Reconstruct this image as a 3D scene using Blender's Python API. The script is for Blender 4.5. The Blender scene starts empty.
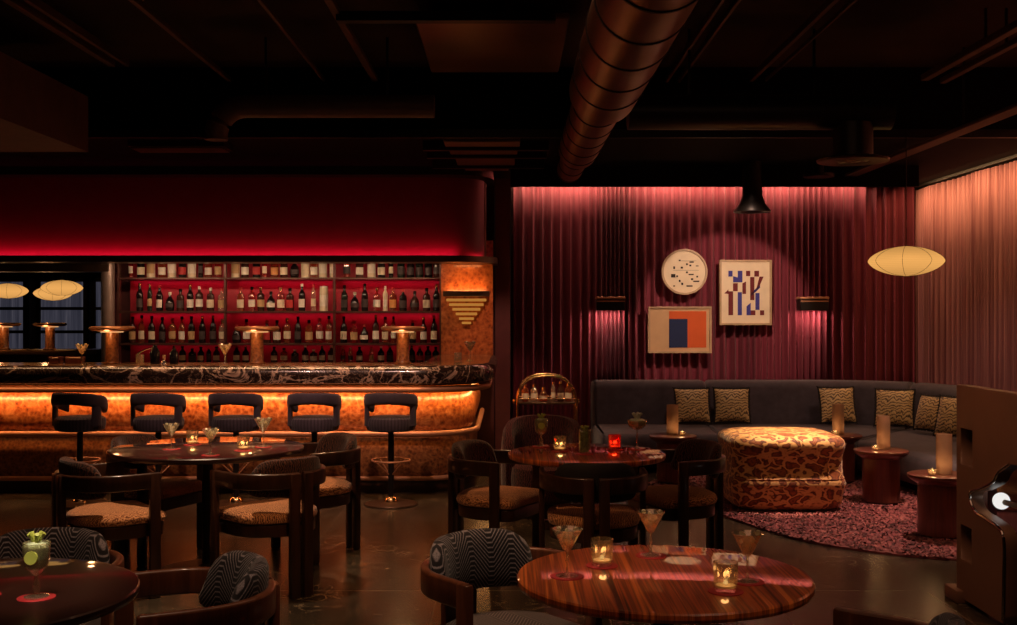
import bpy, bmesh, math, random
from mathutils import Vector, Matrix
random.seed(7)
PI = math.pi
S = bpy.context.scene
C = S.collection

# ------------------------------------------------------------------ node helpers
def new_mat(name):
    m = bpy.data.materials.new(name); m.use_nodes = True
    nt = m.node_tree; nt.nodes.clear()
    out = nt.nodes.new('ShaderNodeOutputMaterial')
    return m, nt, out
def N(nt, typ, **kw):
    n = nt.nodes.new(typ)
    for k, v in kw.items():
        if k.startswith('i_'): n.inputs[k[2:].replace('_', ' ')].default_value = v
        else: setattr(n, k, v)
    return n
def ramp(nt, src, stops, interp='LINEAR'):
    r = nt.nodes.new('ShaderNodeValToRGB'); cr = r.color_ramp; cr.interpolation = interp
    while len(cr.elements) < len(stops): cr.elements.new(0.5)
    for e, (p, c) in zip(cr.elements, stops):
        e.position = p; e.color = (c[0], c[1], c[2], 1) if not isinstance(c, (int, float)) else (c, c, c, 1)
    nt.links.new(src, r.inputs['Fac']); return r.outputs['Color']
def M(nt, op, a, b=None, c=None):
    n = nt.nodes.new('ShaderNodeMath'); n.operation = op
    for i, v in enumerate((a, b, c)):
        if v is None: continue
        if isinstance(v, (int, float)): n.inputs[i].default_value = v
        else: nt.links.new(v, n.inputs[i])
    return n.outputs[0]
def mixc(nt, fac, a, b):
    n = nt.nodes.new('ShaderNodeMix'); n.data_type = 'RGBA'
    for idx, v in ((0, fac), (6, a), (7, b)):
        if isinstance(v, (int, float)): n.inputs[idx].default_value = v
        elif isinstance(v, tuple): n.inputs[idx].default_value = (v[0], v[1], v[2], 1)
        else: nt.links.new(v, n.inputs[idx])
    return n.outputs[2]
def coords(nt, kind='Object', scale=(1, 1, 1), rot=(0, 0, 0)):
    tc = nt.nodes.new('ShaderNodeTexCoord'); mp = nt.nodes.new('ShaderNodeMapping')
    mp.inputs['Scale'].default_value = scale; mp.inputs['Rotation'].default_value = rot
    nt.links.new(tc.outputs[kind], mp.inputs['Vector']); return mp.outputs['Vector']
def noise(nt, vec, scale, detail=3, rough=.5, dist=0):
    n = nt.nodes.new('ShaderNodeTexNoise'); n.inputs['Scale'].default_value = scale
    n.inputs['Detail'].default_value = detail; n.inputs['Roughness'].default_value = rough
    n.inputs['Distortion'].default_value = dist
    nt.links.new(vec, n.inputs['Vector']); return n
def bsdf(nt, out, base, rough=.5, metal=0, coat=0, coat_rough=.05, coat_ior=1.5, sheen=0, bump=None, bstr=.3, bdist=.01, spec=.5):
    b = nt.nodes.new('ShaderNodeBsdfPrincipled')
    def put(k, v):
        if isinstance(v, tuple): b.inputs[k].default_value = (v[0], v[1], v[2], 1)
        elif isinstance(v, (int, float)): b.inputs[k].default_value = v
        else: nt.links.new(v, b.inputs[k])
    put('Base Color', base); put('Roughness', rough); put('Metallic', metal); put('Coat Weight', coat)
    put('Coat Roughness', coat_rough); put('Coat IOR', coat_ior); put('Sheen Weight', sheen); put('Specular IOR Level', spec)
    if bump is not None:
        bp = nt.nodes.new('ShaderNodeBump'); bp.inputs['Strength'].default_value = bstr; bp.inputs['Distance'].default_value = bdist
        nt.links.new(bump, bp.inputs['Height']); nt.links.new(bp.outputs[0], b.inputs['Normal'])
    nt.links.new(b.outputs[0], out.inputs['Surface']); return b

def mat_plain(name, col, rough=.5, metal=0, coat=0, var=.15, scale=8, spec=.5, bstr=.0):
    m, nt, out = new_mat(name)
    n = noise(nt, coords(nt), scale, 4)
    c = ramp(nt, n.outputs['Fac'], [(.3, tuple(x * (1 - var) for x in col)), (.7, tuple(min(1, x * (1 + var)) for x in col))])
    bsdf(nt, out, c, rough, metal, coat, spec=spec, bump=n.outputs['Fac'] if bstr else None, bstr=bstr)
    return m
def mat_wood(name, c1, c2, rough=.35, coat=.3, axis='Z', coat_ior=1.5, scale=1.0, coat_rough=.08):
    m, nt, out = new_mat(name)
    sc = {'X': (1.5, 18, 18), 'Y': (18, 1.5, 18), 'Z': (18, 18, 1.5)}[axis]
    v = coords(nt, 'Object', tuple(s * scale for s in sc))
    n = noise(nt, v, 1.6, 5, .6, .6)
    c = ramp(nt, n.outputs['Fac'], [(.3, c1), (.7, c2)])
    bsdf(nt, out, c, rough, 0, coat, coat_rough, coat_ior, bump=n.outputs['Fac'], bstr=.05)
    return m
def mat_emit(name, col, strength):
    m, nt, out = new_mat(name)
    e = N(nt, 'ShaderNodeEmission'); e.inputs['Color'].default_value = (*col, 1); e.inputs['Strength'].default_value = strength
    nt.links.new(e.outputs[0], out.inputs['Surface']); return m
def mat_glass(name, tint=(1, .97, .9), gloss=.22, cloudy=.12, cloud_col=(.9, .8, .6), rough=.06):
    m, nt, out = new_mat(name)
    tr = N(nt, 'ShaderNodeBsdfTransparent'); tr.inputs['Color'].default_value = (*tint, 1)
    gl = N(nt, 'ShaderNodeBsdfGlossy'); gl.inputs['Roughness'].default_value = rough; gl.inputs['Color'].default_value = (1, .95, .85, 1)
    df = N(nt, 'ShaderNodeBsdfTranslucent'); df.inputs['Color'].default_value = (*cloud_col, 1)
    dd = N(nt, 'ShaderNodeBsdfDiffuse'); dd.inputs['Color'].default_value = (*cloud_col, 1)
    mx0 = N(nt, 'ShaderNodeMixShader'); mx0.inputs[0].default_value = .5
    nt.links.new(df.outputs[0], mx0.inputs[1]); nt.links.new(dd.outputs[0], mx0.inputs[2])
    lw = N(nt, 'ShaderNodeLayerWeight'); lw.inputs['Blend'].default_value = .35
    f = M(nt, 'ADD', M(nt, 'MULTIPLY', lw.outputs['Facing'], .5), gloss * .6)
    a = N(nt, 'ShaderNodeMixShader'); nt.links.new(f, a.inputs[0]); nt.links.new(tr.outputs[0], a.inputs[1]); nt.links.new(gl.outputs[0], a.inputs[2])
    b = N(nt, 'ShaderNodeMixShader'); b.inputs[0].default_value = cloudy
    nt.links.new(a.outputs[0], b.inputs[1]); nt.links.new(mx0.outputs[0], b.inputs[2])
    nt.links.new(b.outputs[0], out.inputs['Surface']); return m

# ------------------------------------------------------------------ mesh helpers
def finish(name, bm, smooth=True, angle=40):
    bmesh.ops.recalc_face_normals(bm, faces=bm.faces[:])
    me = bpy.data.meshes.new(name); bm.to_mesh(me); bm.free()
    for p in me.polygons: p.use_smooth = smooth
    if smooth:
        try: me.set_sharp_from_angle(angle=math.radians(angle))
        except Exception: pass
    return me
def link(name, me, mat, parent=None, loc=(0, 0, 0), rot=(0, 0, 0)):
    o = bpy.data.objects.new(name, me); C.objects.link(o)
    if not me.materials: me.materials.append(None)
    if mat is not None:
        o.material_slots[0].link = 'OBJECT'; o.material_slots[0].material = mat
    o.parent = parent; o.location = loc; o.rotation_euler = rot
    return o
def obj(name, bm, mat, parent=None, loc=(0, 0, 0), rot=(0, 0, 0), smooth=True, angle=40):
    return link(name, finish(name, bm, smooth, angle), mat, parent, loc, rot)
def tag(o, label, cat, group=None, kind=None):
    o['label'] = label; o['category'] = cat
    if group: o['group'] = group
    if kind: o['kind'] = kind
    return o
def thing(name, label, cat, loc=(0, 0, 0), rz=0, group=None):
    o = bpy.data.objects.new(name, None); C.objects.link(o); o.empty_display_size = .1
    o.location = loc; o.rotation_euler = (0, 0, rz)
    return tag(o, label, cat, group)
def struct(name, bm, mat, parent=None, smooth=False, loc=(0, 0, 0)):
    o = obj(name, bm, mat, parent, loc=loc, smooth=smooth); o['kind'] = 'structure'; return o

def B(): return bmesh.new()
def box(bm, x0, x1, y0, y1, z0, z1, bev=0, seg=2):
    r = bmesh.ops.create_cube(bm, size=1)
    vs = r['verts']
    for v in vs:
        v.co = Vector((x0 + (v.co.x + .5) * (x1 - x0), y0 + (v.co.y + .5) * (y1 - y0), z0 + (v.co.z + .5) * (z1 - z0)))
    if bev:
        es = list({e for v in vs for e in v.link_edges})
        bmesh.ops.bevel(bm, geom=es, offset=bev, segments=seg, affect='EDGES', profile=.5)
    return bm
def lathe(bm, prof, seg=32, cx=0, cy=0, sx=1, sy=1, cap=True):
    rings = []
    for r, z in prof:
        if r < 1e-6: rings.append([bm.verts.new((cx, cy, z))])
        else: rings.append([bm.verts.new((cx + r * sx * math.cos(2 * PI * i / seg), cy + r * sy * math.sin(2 * PI * i / seg), z)) for i in range(seg)])
    for a, b in zip(rings, rings[1:]):
        for i in range(seg):
            j = (i + 1) % seg
            if len(a) == 1 and len(b) == 1: continue
            if len(a) == 1: bm.faces.new((a[0], b[j], b[i]))
            elif len(b) == 1: bm.faces.new((a[i], a[j], b[0]))
            else: bm.faces.new((a[i], a[j], b[j], b[i]))
    if cap:
        for r in (rings[0], rings[-1]):
            if len(r) > 2:
                try: bm.faces.new(r)
                except Exception: pass
    return bm
def tube(bm, pts, r, seg=10, closed=False):
    pts = [Vector(p) for p in pts]; n = len(pts); rings = []
    up = Vector((0, 0, 1))
    for i, p in enumerate(pts):
        a = pts[(i - 1) % n] if closed or i > 0 else p
        b = pts[(i + 1) % n] if closed or i < n - 1 else p
        t = (b - a).normalized()
        u = up if abs(t.z) < .9 else Vector((0, 1, 0))
        s = t.cross(u).normalized(); w = s.cross(t).normalized()
        rings.append([bm.verts.new(p + r * (s * math.cos(2 * PI * k / seg) + w * math.sin(2 * PI * k / seg))) for k in range(seg)])
    m = n if closed else n - 1
    for i in range(m):
        a, b = rings[i], rings[(i + 1) % n]
        for k in range(seg):
            l = (k + 1) % seg
            bm.faces.new((a[k], a[l], b[l], b[k]))
    if not closed:
        bm.faces.new(rings[0]); bm.faces.new(rings[-1][::-1])
    return bm
def loft(bm, rings, closed_ring=True, cap=True):
    R = [[bm.verts.new(p) for p in r] for r in rings]
    n = len(R[0])
    for a, b in zip(R, R[1:]):
        for k in range(n if closed_ring else n - 1):
            l = (k + 1) % n
            bm.faces.new((a[k], a[l], b[l], b[k]))
    if cap and closed_ring:
        bm.faces.new(R[0][::-1]); bm.faces.new(R[-1])
    return R
def rrect(w, h, r, seg=4):
    """rounded rectangle outline, centred, CCW"""
    pts = []
    for cx, cy, a0 in ((w / 2 - r, h / 2 - r, 0), (-w / 2 + r, h / 2 - r, 90), (-w / 2 + r, -h / 2 + r, 180), (w / 2 - r, -h / 2 + r, 270)):
        for k in range(seg + 1):
            a = math.radians(a0 + 90 * k / seg); pts.append((cx + r * math.cos(a), cy + r * math.sin(a)))
    return pts
def prism(bm, outline, z0, z1, bev=0, seg=2):
    a = [bm.verts.new((x, y, z0)) for x, y in outline]; b = [bm.verts.new((x, y, z1)) for x, y in outline]
    n = len(outline)
    bm.faces.new(a[::-1]); bm.faces.new(b)
    for i in range(n):
        j = (i + 1) % n; bm.faces.new((a[i], a[j], b[j], b[i]))
    if bev:
        es = [e for e in bm.edges if abs(e.verts[0].co.z - e.verts[1].co.z) < 1e-7 and e.is_valid and (e.verts[0] in a or e.verts[0] in b)]
        bmesh.ops.bevel(bm, geom=es, offset=bev, segments=seg, affect='EDGES', profile=.5)
    return bm
def cushion_shape(bm, w, d, h, n=10, p=4.0, c=(0, 0, 0), pe=2.2):
    """pillowy superellipsoid block"""
    nu, nv = 4 * n, 2 * n
    def sg(v, e): return math.copysign(abs(v) ** e, v)
    rings = []
    for j in range(1, nv):
        ph = -PI / 2 + PI * j / nv
        r = []
        for i in range(nu):
            th = 2 * PI * i / nu
            ce = sg(math.cos(ph), 2 / pe)
            r.append((c[0] + w / 2 * sg(math.cos(th), 2 / p) * ce, c[1] + d / 2 * sg(math.sin(th), 2 / p) * ce, c[2] + h / 2 * sg(math.sin(ph), 2 / pe)))
        rings.append(r)
    loft(bm, rings)
    return bm
def ellring(rx, ry, z, seg, cx=0, cy=0): return [(cx + rx * math.cos(2 * PI * i / seg), cy + ry * math.sin(2 * PI * i / seg), z) for i in range(seg)]
def outline_mesh(name, loops, depth, bev=0):
    """a flat outline with holes given real thickness (depth along local z, centred)"""
    cu = bpy.data.curves.new(name, 'CURVE'); cu.dimensions = '2D'; cu.fill_mode = 'BOTH'; cu.extrude = depth / 2 - bev; cu.bevel_depth = bev; cu.bevel_resolution = 2
    for lp in loops:
        s = cu.splines.new('POLY'); s.points.add(len(lp) - 1); s.use_cyclic_u = True
        for p, (x, y) in zip(s.points, lp): p.co = (x, y, 0, 1)
    o = bpy.data.objects.new(name, cu); C.objects.link(o)
    dg = bpy.context.evaluated_depsgraph_get(); me = bpy.data.meshes.new_from_object(o.evaluated_get(dg))
    bpy.data.objects.remove(o); bpy.data.curves.remove(cu); me.name = name
    me.materials.clear()
    return me
def spline(pts, n=8, closed=False):
    out = []; m = len(pts)
    P = [Vector(p) for p in pts]
    rng = range(m) if closed else range(m - 1)
    for i in rng:
        p0 = P[(i - 1) % m] if closed or i > 0 else P[i]; p1 = P[i]; p2 = P[(i + 1) % m]
        p3 = P[(i + 2) % m] if closed or i + 2 < m else p2
        for k in range(n):
            t = k / n
            out.append(.5 * ((2 * p1) + (p2 - p0) * t + (2 * p0 - 5 * p1 + 4 * p2 - p3) * t * t + (3 * p1 - p0 - 3 * p2 + p3) * t ** 3))
    if not closed: out.append(P[-1])
    return out

# ------------------------------------------------------------------ lights
def area(name, loc, rot, sx, sy, power, col, spread=PI):
    l = bpy.data.lights.new(name, 'AREA'); l.shape = 'RECTANGLE'; l.size = sx; l.size_y = sy; l.energy = power; l.color = col; l.spread = spread
    o = bpy.data.objects.new(name, l); C.objects.link(o); o.location = loc; o.rotation_euler = rot; return o
def spot(name, loc, target, power, col, angle=60, blend=.6, rad=.04):
    l = bpy.data.lights.new(name, 'SPOT'); l.energy = power; l.color = col; l.spot_size = math.radians(angle); l.spot_blend = blend; l.shadow_soft_size = rad
    o = bpy.data.objects.new(name, l); C.objects.link(o); o.location = loc
    o.rotation_euler = (Vector(target) - Vector(loc)).to_track_quat('-Z', 'Y').to_euler(); return o
def point(name, loc, power, col, rad=.02):
    l = bpy.data.lights.new(name, 'POINT'); l.energy = power; l.color = col; l.shadow_soft_size = rad
    o = bpy.data.objects.new(name, l); C.objects.link(o); o.location = loc; return o

# ------------------------------------------------------------------ materials
def m_floor():
    m, nt, out = new_mat('polished_brown_marble')
    v = coords(nt)
    n1 = noise(nt, v, 1.1, 8, .65, 1.2); n2 = noise(nt, v, 4, 8, .62, .9)
    base = ramp(nt, n1.outputs['Fac'], [(.3, (.016, .012, .008)), (.6, (.045, .034, .022)), (.8, (.075, .055, .033))])
    vein = ramp(nt, n2.outputs['Fac'], [(.49, 0), (.505, 1), (.52, 0)])
    big = ramp(nt, noise(nt, v, 1.3, 3).outputs['Fac'], [(.42, 0), (.6, 1)])
    fl = ramp(nt, noise(nt, coords(nt, 'Object', (1, 1.6, 1)), 17, 5, .7, .6).outputs['Fac'], [(.62, 0), (.68, 1)])
    vf = M(nt, 'MULTIPLY', vein, M(nt, 'MULTIPLY', big, .75))
    c = mixc(nt, M(nt, 'MAXIMUM', vf, M(nt, 'MULTIPLY', fl, .5)), base, (.30, .21, .12))
    sp = N(nt, 'ShaderNodeSeparateXYZ'); nt.links.new(v, sp.inputs[0])
    def joint(ax, off):
        f = M(nt, 'FRACT', M(nt, 'ADD', M(nt, 'DIVIDE', ax, .92), off))
        return M(nt, 'LESS_THAN', f, .007)
    j = M(nt, 'MAXIMUM', joint(sp.outputs[0], .4348), joint(sp.outputs[1], .1))
    c = mixc(nt, M(nt, 'MULTIPLY', j, .9), c, (.16, .12, .08))
    rg = ramp(nt, n2.outputs['Fac'], [(.3, .25), (.7, .27)])
    bsdf(nt, out, c, rg, ); return m
def m_burl(name, c0, c1, c2, rough=.3, coat=.4, scale=1):
    m, nt, out = new_mat(name); v = coords(nt)
    n = noise(nt, v, 11 * scale, 6, .7, 2.2); vo = N(nt, 'ShaderNodeTexVoronoi'); vo.inputs['Scale'].default_value = 26 * scale
    nt.links.new(v, vo.inputs['Vector'])
    f = M(nt, 'ADD', M(nt, 'MULTIPLY', n.outputs['Fac'], .75), M(nt, 'MULTIPLY', vo.outputs['Distance'], .3))
    c = ramp(nt, f, [(.33, c0), (.5, c1), (.72, c2)])
    bsdf(nt, out, c, rough, 0, coat, .1, bump=n.outputs['Fac'], bstr=.05); return m
def m_marble():
    m, nt, out = new_mat('dark_veined_marble'); v = coords(nt)
    n = noise(nt, coords(nt, 'Object', (1, 1.3, 1.6), (0, .6, .3)), 1.5, 5, .6, 2.0); n2 = noise(nt, v, 9, 6, .65, 1.5)
    a = ramp(nt, n.outputs['Fac'], [(.475, 0), (.5, 1), (.525, 0)]); b = ramp(nt, n2.outputs['Fac'], [(.485, 0), (.5, .35), (.515, 0)])
    c = mixc(nt, M(nt, 'MAXIMUM', a, b), (.022, .011, .008), (.55, .36, .25))
    bsdf(nt, out, c, .22, coat=.3); return m
def m_drape(name, c1, c2, sheen=.06):
    m, nt, out = new_mat(name)
    n = noise(nt, coords(nt, 'Object', (30, 30, .6)), 1.2, 4)
    w = noise(nt, coords(nt), 260, 2)
    c = ramp(nt, n.outputs['Fac'], [(.3, c1), (.7, c2)])
    bsdf(nt, out, c, .75, sheen=sheen, bump=w.outputs['Fac'], bstr=.15, bdist=.002, spec=.3); return m
def m_zigzag(name, dark, light, kind='UV', freq=46, zz=2.3, amp=.16, dens=.5):
    """woven cloth of concentric zig-zag lines"""
    m, nt, out = new_mat(name)
    v = coords(nt, kind); sp = N(nt, 'ShaderNodeSeparateXYZ'); nt.links.new(v, sp.inputs[0])
    u, w = sp.outputs[0], sp.outputs[1]
    z = M(nt, 'PINGPONG', M(nt, 'MULTIPLY', u, zz * 2), 1.0)
    z = M(nt, 'MINIMUM', M(nt, 'MAXIMUM', z, .12), .88)
    blk = M(nt, 'MULTIPLY', M(nt, 'FLOOR', M(nt, 'MULTIPLY', u, zz * 1.37)), .37)
    ph = M(nt, 'ADD', M(nt, 'MULTIPLY', z, amp), M(nt, 'ADD', w, M(nt, 'MULTIPLY', blk, .0)))
    s = M(nt, 'FRACT', M(nt, 'MULTIPLY', ph, freq))
    f = ramp(nt, s, [(.22, 0), (.36, 1), (.52, 1), (.66, 0)])
    grain = noise(nt, coords(nt), 300, 2)
    f = M(nt, 'MULTIPLY', f, ramp(nt, grain.outputs['Fac'], [(.35, .45), (.65, 1)]))
    c = mixc(nt, f, dark, light)
    bsdf(nt, out, c, .85, sheen=.15, bump=f, bstr=.25, bdist=.003, spec=.2); return m
def m_woven(name, dark, mid, light, scale=1, stretch=(1, 1, 1)):
    m, nt, out = new_mat(name)
    v = coords(nt, 'Object', tuple(s * scale for s in stretch))
    w = N(nt, 'ShaderNodeTexWave'); w.inputs['Scale'].default_value = 14; w.inputs['Distortion'].default_value = 9; w.inputs['Detail'].default_value = 3
    w.inputs['Detail Scale'].default_value = 1.6; nt.links.new(v, w.inputs['Vector'])
    n = noise(nt, v, 60, 3)
    f = M(nt, 'ADD', M(nt, 'MULTIPLY', w.outputs['Fac'], .6), M(nt, 'MULTIPLY', n.outputs['Fac'], .4))
    c = ramp(nt, f, [(.25, dark), (.5, mid), (.75, light)])
    bsdf(nt, out, c, .85, sheen=.2, bump=f, bstr=.4, bdist=.004, spec=.2); return m
def m_leopard():
    m, nt, out = new_mat('leopard_velvet')
    v0 = coords(nt, 'Object', (8.2, 8.2, 11.5)); n = noise(nt, v0, .9, 2)
    off = N(nt, 'ShaderNodeVectorMath', operation='SCALE'); nt.links.new(n.outputs['Color'], off.inputs[0]); off.inputs['Scale'].default_value = 2.4
    add = N(nt, 'ShaderNodeVectorMath', operation='ADD'); nt.links.new(v0, add.inputs[0]); nt.links.new(off.outputs[0], add.inputs[1])
    vo = N(nt, 'ShaderNodeTexVoronoi', feature='DISTANCE_TO_EDGE'); vo.inputs['Scale'].default_value = 1; nt.links.new(add.outputs[0], vo.inputs['Vector'])
    n2 = noise(nt, v0, 3, 3)
    d = M(nt, 'ADD', vo.outputs['Distance'], M(nt, 'MULTIPLY', M(nt, 'SUBTRACT', n2.outputs['Fac'], .5), .12))
    c = ramp(nt, d, [(.05, (.80, .47, .18)), (.10, (.62, .27, .075)), (.14, (.09, .018, .008)), (.2, (.17, .035, .010)), (.34, (.40, .11, .022)), (.46, (.14, .028, .01))])
    bsdf(nt, out, c, .6, sheen=.3, bump=n2.outputs['Fac'], bstr=.15); return m
def m_cushion():
    m, nt, out = new_mat('gold_scale_jacquard')
    v = coords(nt, 'Object', (1, 1, 1)); sp = N(nt, 'ShaderNodeSeparateXYZ'); nt.links.new(v, sp.inputs[0])
    n = noise(nt, v, 9, 3)
    x = M(nt, 'ADD', sp.outputs[0], M(nt, 'MULTIPLY', n.outputs['Fac'], .10)); z = M(nt, 'ADD', sp.outputs[2], M(nt, 'MULTIPLY', n.outputs['Fac'], .13))
    arch = M(nt, 'ABSOLUTE', M(nt, 'SINE', M(nt, 'MULTIPLY', x, 44)))
    ph = M(nt, 'ADD', M(nt, 'MULTIPLY', z, 29), M(nt, 'MULTIPLY', arch, -.55))
    f = M(nt, 'FRACT', ph)
    n2 = noise(nt, v, 70, 2)
    f = M(nt, 'ADD', f, M(nt, 'MULTIPLY', M(nt, 'SUBTRACT', n2.outputs['Fac'], .5), .5))
    c = ramp(nt, f, [(.12, (.04, .02, .010)), (.3, (.42, .27, .10)), (.75, (.66, .47, .21)), (1.0, (.12, .06, .03))])
    bsdf(nt, out, c, .6, sheen=.2, bump=f, bstr=.2, bdist=.004); return m
def m_rug():
    m, nt, out = new_mat('shaggy_plum_wool')
    g = N(nt, 'ShaderNodeNewGeometry')
    n = noise(nt, coords(nt), 3.5, 4, .6, .8)
    f = M(nt, 'ADD', M(nt, 'MULTIPLY', g.outputs['Random Per Island'], .6), M(nt, 'MULTIPLY', n.outputs['Fac'], .55))
    c = ramp(nt, f, [(.25, (.035, .009, .012)), (.5, (.15, .034, .045)), (.72, (.30, .08, .09)), (.95, (.46, .17, .16))])
    bsdf(nt, out, c, .9, sheen=.25, spec=.15); return m
def m_velvet(name, col, rib=None):
    m, nt, out = new_mat(name)
    n = noise(nt, coords(nt), 7, 5, .6); fine = noise(nt, coords(nt), 180, 2)
    c = ramp(nt, n.outputs['Fac'], [(.3, tuple(x * .75 for x in col)), (.7, tuple(x * 1.25 for x in col))])
    bump = fine.outputs['Fac']
    if rib:
        sp = N(nt, 'ShaderNodeSeparateXYZ'); nt.links.new(coords(nt), sp.inputs[0])
        at = M(nt, 'ARCTAN2', sp.outputs[1], sp.outputs[0])
        bump = M(nt, 'ABSOLUTE', M(nt, 'SINE', M(nt, 'MULTIPLY', at, rib)))
        c = mixc(nt, M(nt, 'MULTIPLY', bump, .8), tuple(x * .35 for x in col), c)
    bsdf(nt, out, c, .8, sheen=.15, bump=bump, bstr=.35 if rib else .15, bdist=.006, spec=.25); return m

MT = {}
MT['floor'] = m_floor()
MT['plaster'] = mat_plain('dark_plaster', (.022, .012, .010), .8)
MT['maroon_wall'] = mat_plain('maroon_plaster', (.12, .03, .03), .6)
MT['ceiling'] = mat_plain('dark_ceiling', (.034, .016, .011), .85, var=.3, scale=1.5, spec=.2)
MT['black'] = mat_plain('black_paint', (.004, .003, .003), .85, spec=.15)
MT['blackmetal'] = mat_plain('black_metal', (.015, .012, .011), .4, .3)
MT['panel'] = mat_plain('brown_ceiling_panel', (.17, .085, .052), .3, var=.2, scale=2)
MT['beam'] = mat_plain('dark_brown_soffit', (.10, .04, .028), .6)
MT['duct'] = mat_plain('copper_toned_duct', (.22, .10, .055), .38, .8, var=.15, scale=5)
MT['seam'] = mat_plain('dark_seam', (.02, .01, .008), .6)
MT['conduit'] = mat_plain('brown_conduit', (.11, .05, .03), .5, .3)
MT['fascia_red'] = mat_plain('deep_red_lacquer', (.17, .003, .022), .55, var=.06)
MT['walnut'] = mat_wood('dark_walnut', (.020, .008, .005), (.055, .020, .010), .30, .4)
MT['walnut_red'] = mat_wood('red_walnut', (.060, .018, .009), (.15, .046, .02), .3, .4)
MT['pedestal'] = mat_wood('mahogany_veneer', (.085, .020, .012), (.17, .045, .026), .3, .5)
def m_table(name, k):
    m, nt, out = new_mat(name)
    v = coords(nt, 'Object', (26, .4, 1)); n = noise(nt, v, 1.0, 3, .6, .3); n2 = noise(nt, coords(nt, 'Object', (90, 1.5, 1)), 1.0, 3)
    f = M(nt, 'ADD', M(nt, 'MULTIPLY', n.outputs['Fac'], .75), M(nt, 'MULTIPLY', n2.outputs['Fac'], .25))
    c = ramp(nt, f, [(p, tuple(q * k for q in cc)) for p, cc in ((.36, (.10, .014, .004)), (.45, (.66, .13, .022)), (.51, (.24, .040, .008)), (.60, (.92, .22, .036)))])  # orange stripes paint in the curtain's reflection as wood grain
    bsdf(nt, out, c, .4, 0, 1.0, .03, 1.7); return m
MT['table'] = m_table('lacquered_striped_rosewood', 1.0)
MT['table_dark'] = mat_wood('lacquered_dark_rosewood', (.016, .004, .003), (.032, .008, .005), .35, .8, 'Y', 1.5, .6, .03)  # same rosewood painted darker, standing for the unlit tables
MT['burl'] = m_burl('orange_burl', (.11, .023, .006), (.42, .115, .028), (.74, .31, .10))
MT['burl_dark'] = m_burl('brown_burl', (.06, .016, .007), (.22, .075, .025), (.40, .17, .06), scale=1.3)
MT['burl_panel'] = m_burl('sienna_burl', (.16, .032, .008), (.44, .108, .027), (.66, .21, .06))
MT['marble'] = m_marble()
MT['counter_top'] = mat_wood('polished_bar_top', (.16, .07, .03), (.32, .16, .07), .22, .6, 'X')
MT['brass'] = mat_plain('satin_brass_rail', (.58, .29, .16), .5, .5, var=.08)
MT['copper'] = mat_plain('polished_copper', (.72, .34, .17), .28, .8, var=.08)
MT['gold'] = mat_plain('gold_metal', (.75, .45, .2), .22, 1.0, var=.06)
MT['shelf_back'] = mat_plain('red_back_panel', (.42, .020, .042), .5, var=.08)
MT['shelf'] = mat_plain('bronze_shelf', (.11, .045, .035), .35, .4)
MT['curtain_red'] = m_drape('burgundy_velvet_curtain', (.14, .018, .034), (.25, .038, .062))
MT['curtain_rose'] = m_drape('rose_linen_curtain', (.24, .085, .10), (.50, .225, .225))
MT['zig'] = m_zigzag('black_zigzag_weave', (.009, .007, .009), (.25, .215, .235), freq=58, zz=4.4, amp=.105)
MT['zig_seat'] = m_zigzag('grey_zigzag_seat_weave', (.030, .022, .020), (.24, .19, .18), 'Object', 64, 5.0, .09)
MT['rust_seat'] = m_woven('rust_woven_seat', (.12, .038, .014), (.42, .165, .06), (.66, .30, .125), 2.2)
MT['brown_pad'] = m_woven('brown_figured_pad', (.012, .005, .004), (.052, .018, .011), (.12, .042, .024), 1.9)
MT['black_pad'] = mat_plain('black_pad', (.012, .008, .008), .75)
MT['maroon_pad'] = m_woven('maroon_boucle', (.018, .004, .006), (.055, .012, .015), (.11, .028, .030), 1.6)
MT['stool'] = m_velvet('indigo_ribbed_velvet', (.070, .050, .068), 22)
MT['stool_band'] = m_velvet('indigo_velvet', (.050, .037, .052))
MT['sofa'] = m_velvet('slate_velvet', (.062, .050, .064))
MT['leopard'] = m_leopard()
MT['cushion'] = m_cushion()
MT['fringe'] = mat_plain('black_fringe', (.012, .009, .008), .9)
MT['rug'] = m_rug()
MT['glass'] = mat_glass('clear_cut_glass', gloss=.4, cloudy=.10)
MT['glass_thin'] = mat_glass('thin_clear_glass', gloss=.28, cloudy=.03)
MT['glass_green'] = mat_plain('green_cocktail', (.72, .95, .55), .25, var=.25, scale=40)
MT['glass_mint'] = mat_plain('mint_leaves', (.36, .62, .2), .5, var=.5, scale=60)
MT['glass_red'] = mat_glass('red_glass', (1, .28, .2), .3, .14, (.8, .05, .03))
MT['liquor'] = mat_glass('pale_liquor', (1, .9, .65), .2, .10, (.9, .7, .35))
MT['ice'] = mat_glass('crushed_ice_crystal', (1, .95, .8), .6, .42, (1, .88, .58), .1)
MT['lime'] = mat_plain('lime_peel', (.50, .56, .10), .5)
MT['foam'] = mat_plain('pale_foam', (.75, .78, .62), .7)
MT['coaster'] = mat_plain('red_coaster', (.42, .018, .022), .6)
MT['wax'] = mat_plain('ivory_wax', (.8, .66, .42), .5)
MT['flame'] = mat_emit('candle_flame', (1, .60, .22), .9)
MT['glow'] = mat_emit('warm_lamp_glow', (1, .56, .22), 1.3)
MT['amber_glow'] = mat_emit('glowing_amber_slat', (1, .40, .07), .42)  # emission on the gold tiers imitates light falling on them
MT['ivory'] = mat_plain('ivory_board', (.80, .66, .46), .7, var=.06)
MT['frame'] = mat_plain('pale_oak_frame', (.46, .30, .17), .5)
MT['art_orange'] = mat_plain('burnt_orange_paint', (.62, .10, .018), .8, var=.05)
MT['art_navy'] = mat_plain('navy_paint', (.008, .018, .075), .8, var=.05)
MT['art_blue'] = mat_plain('indigo_paint', (.045, .042, .26), .8, var=.05)
MT['art_red'] = mat_plain('oxblood_paint', (.15, .016, .018), .8, var=.05)
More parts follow.
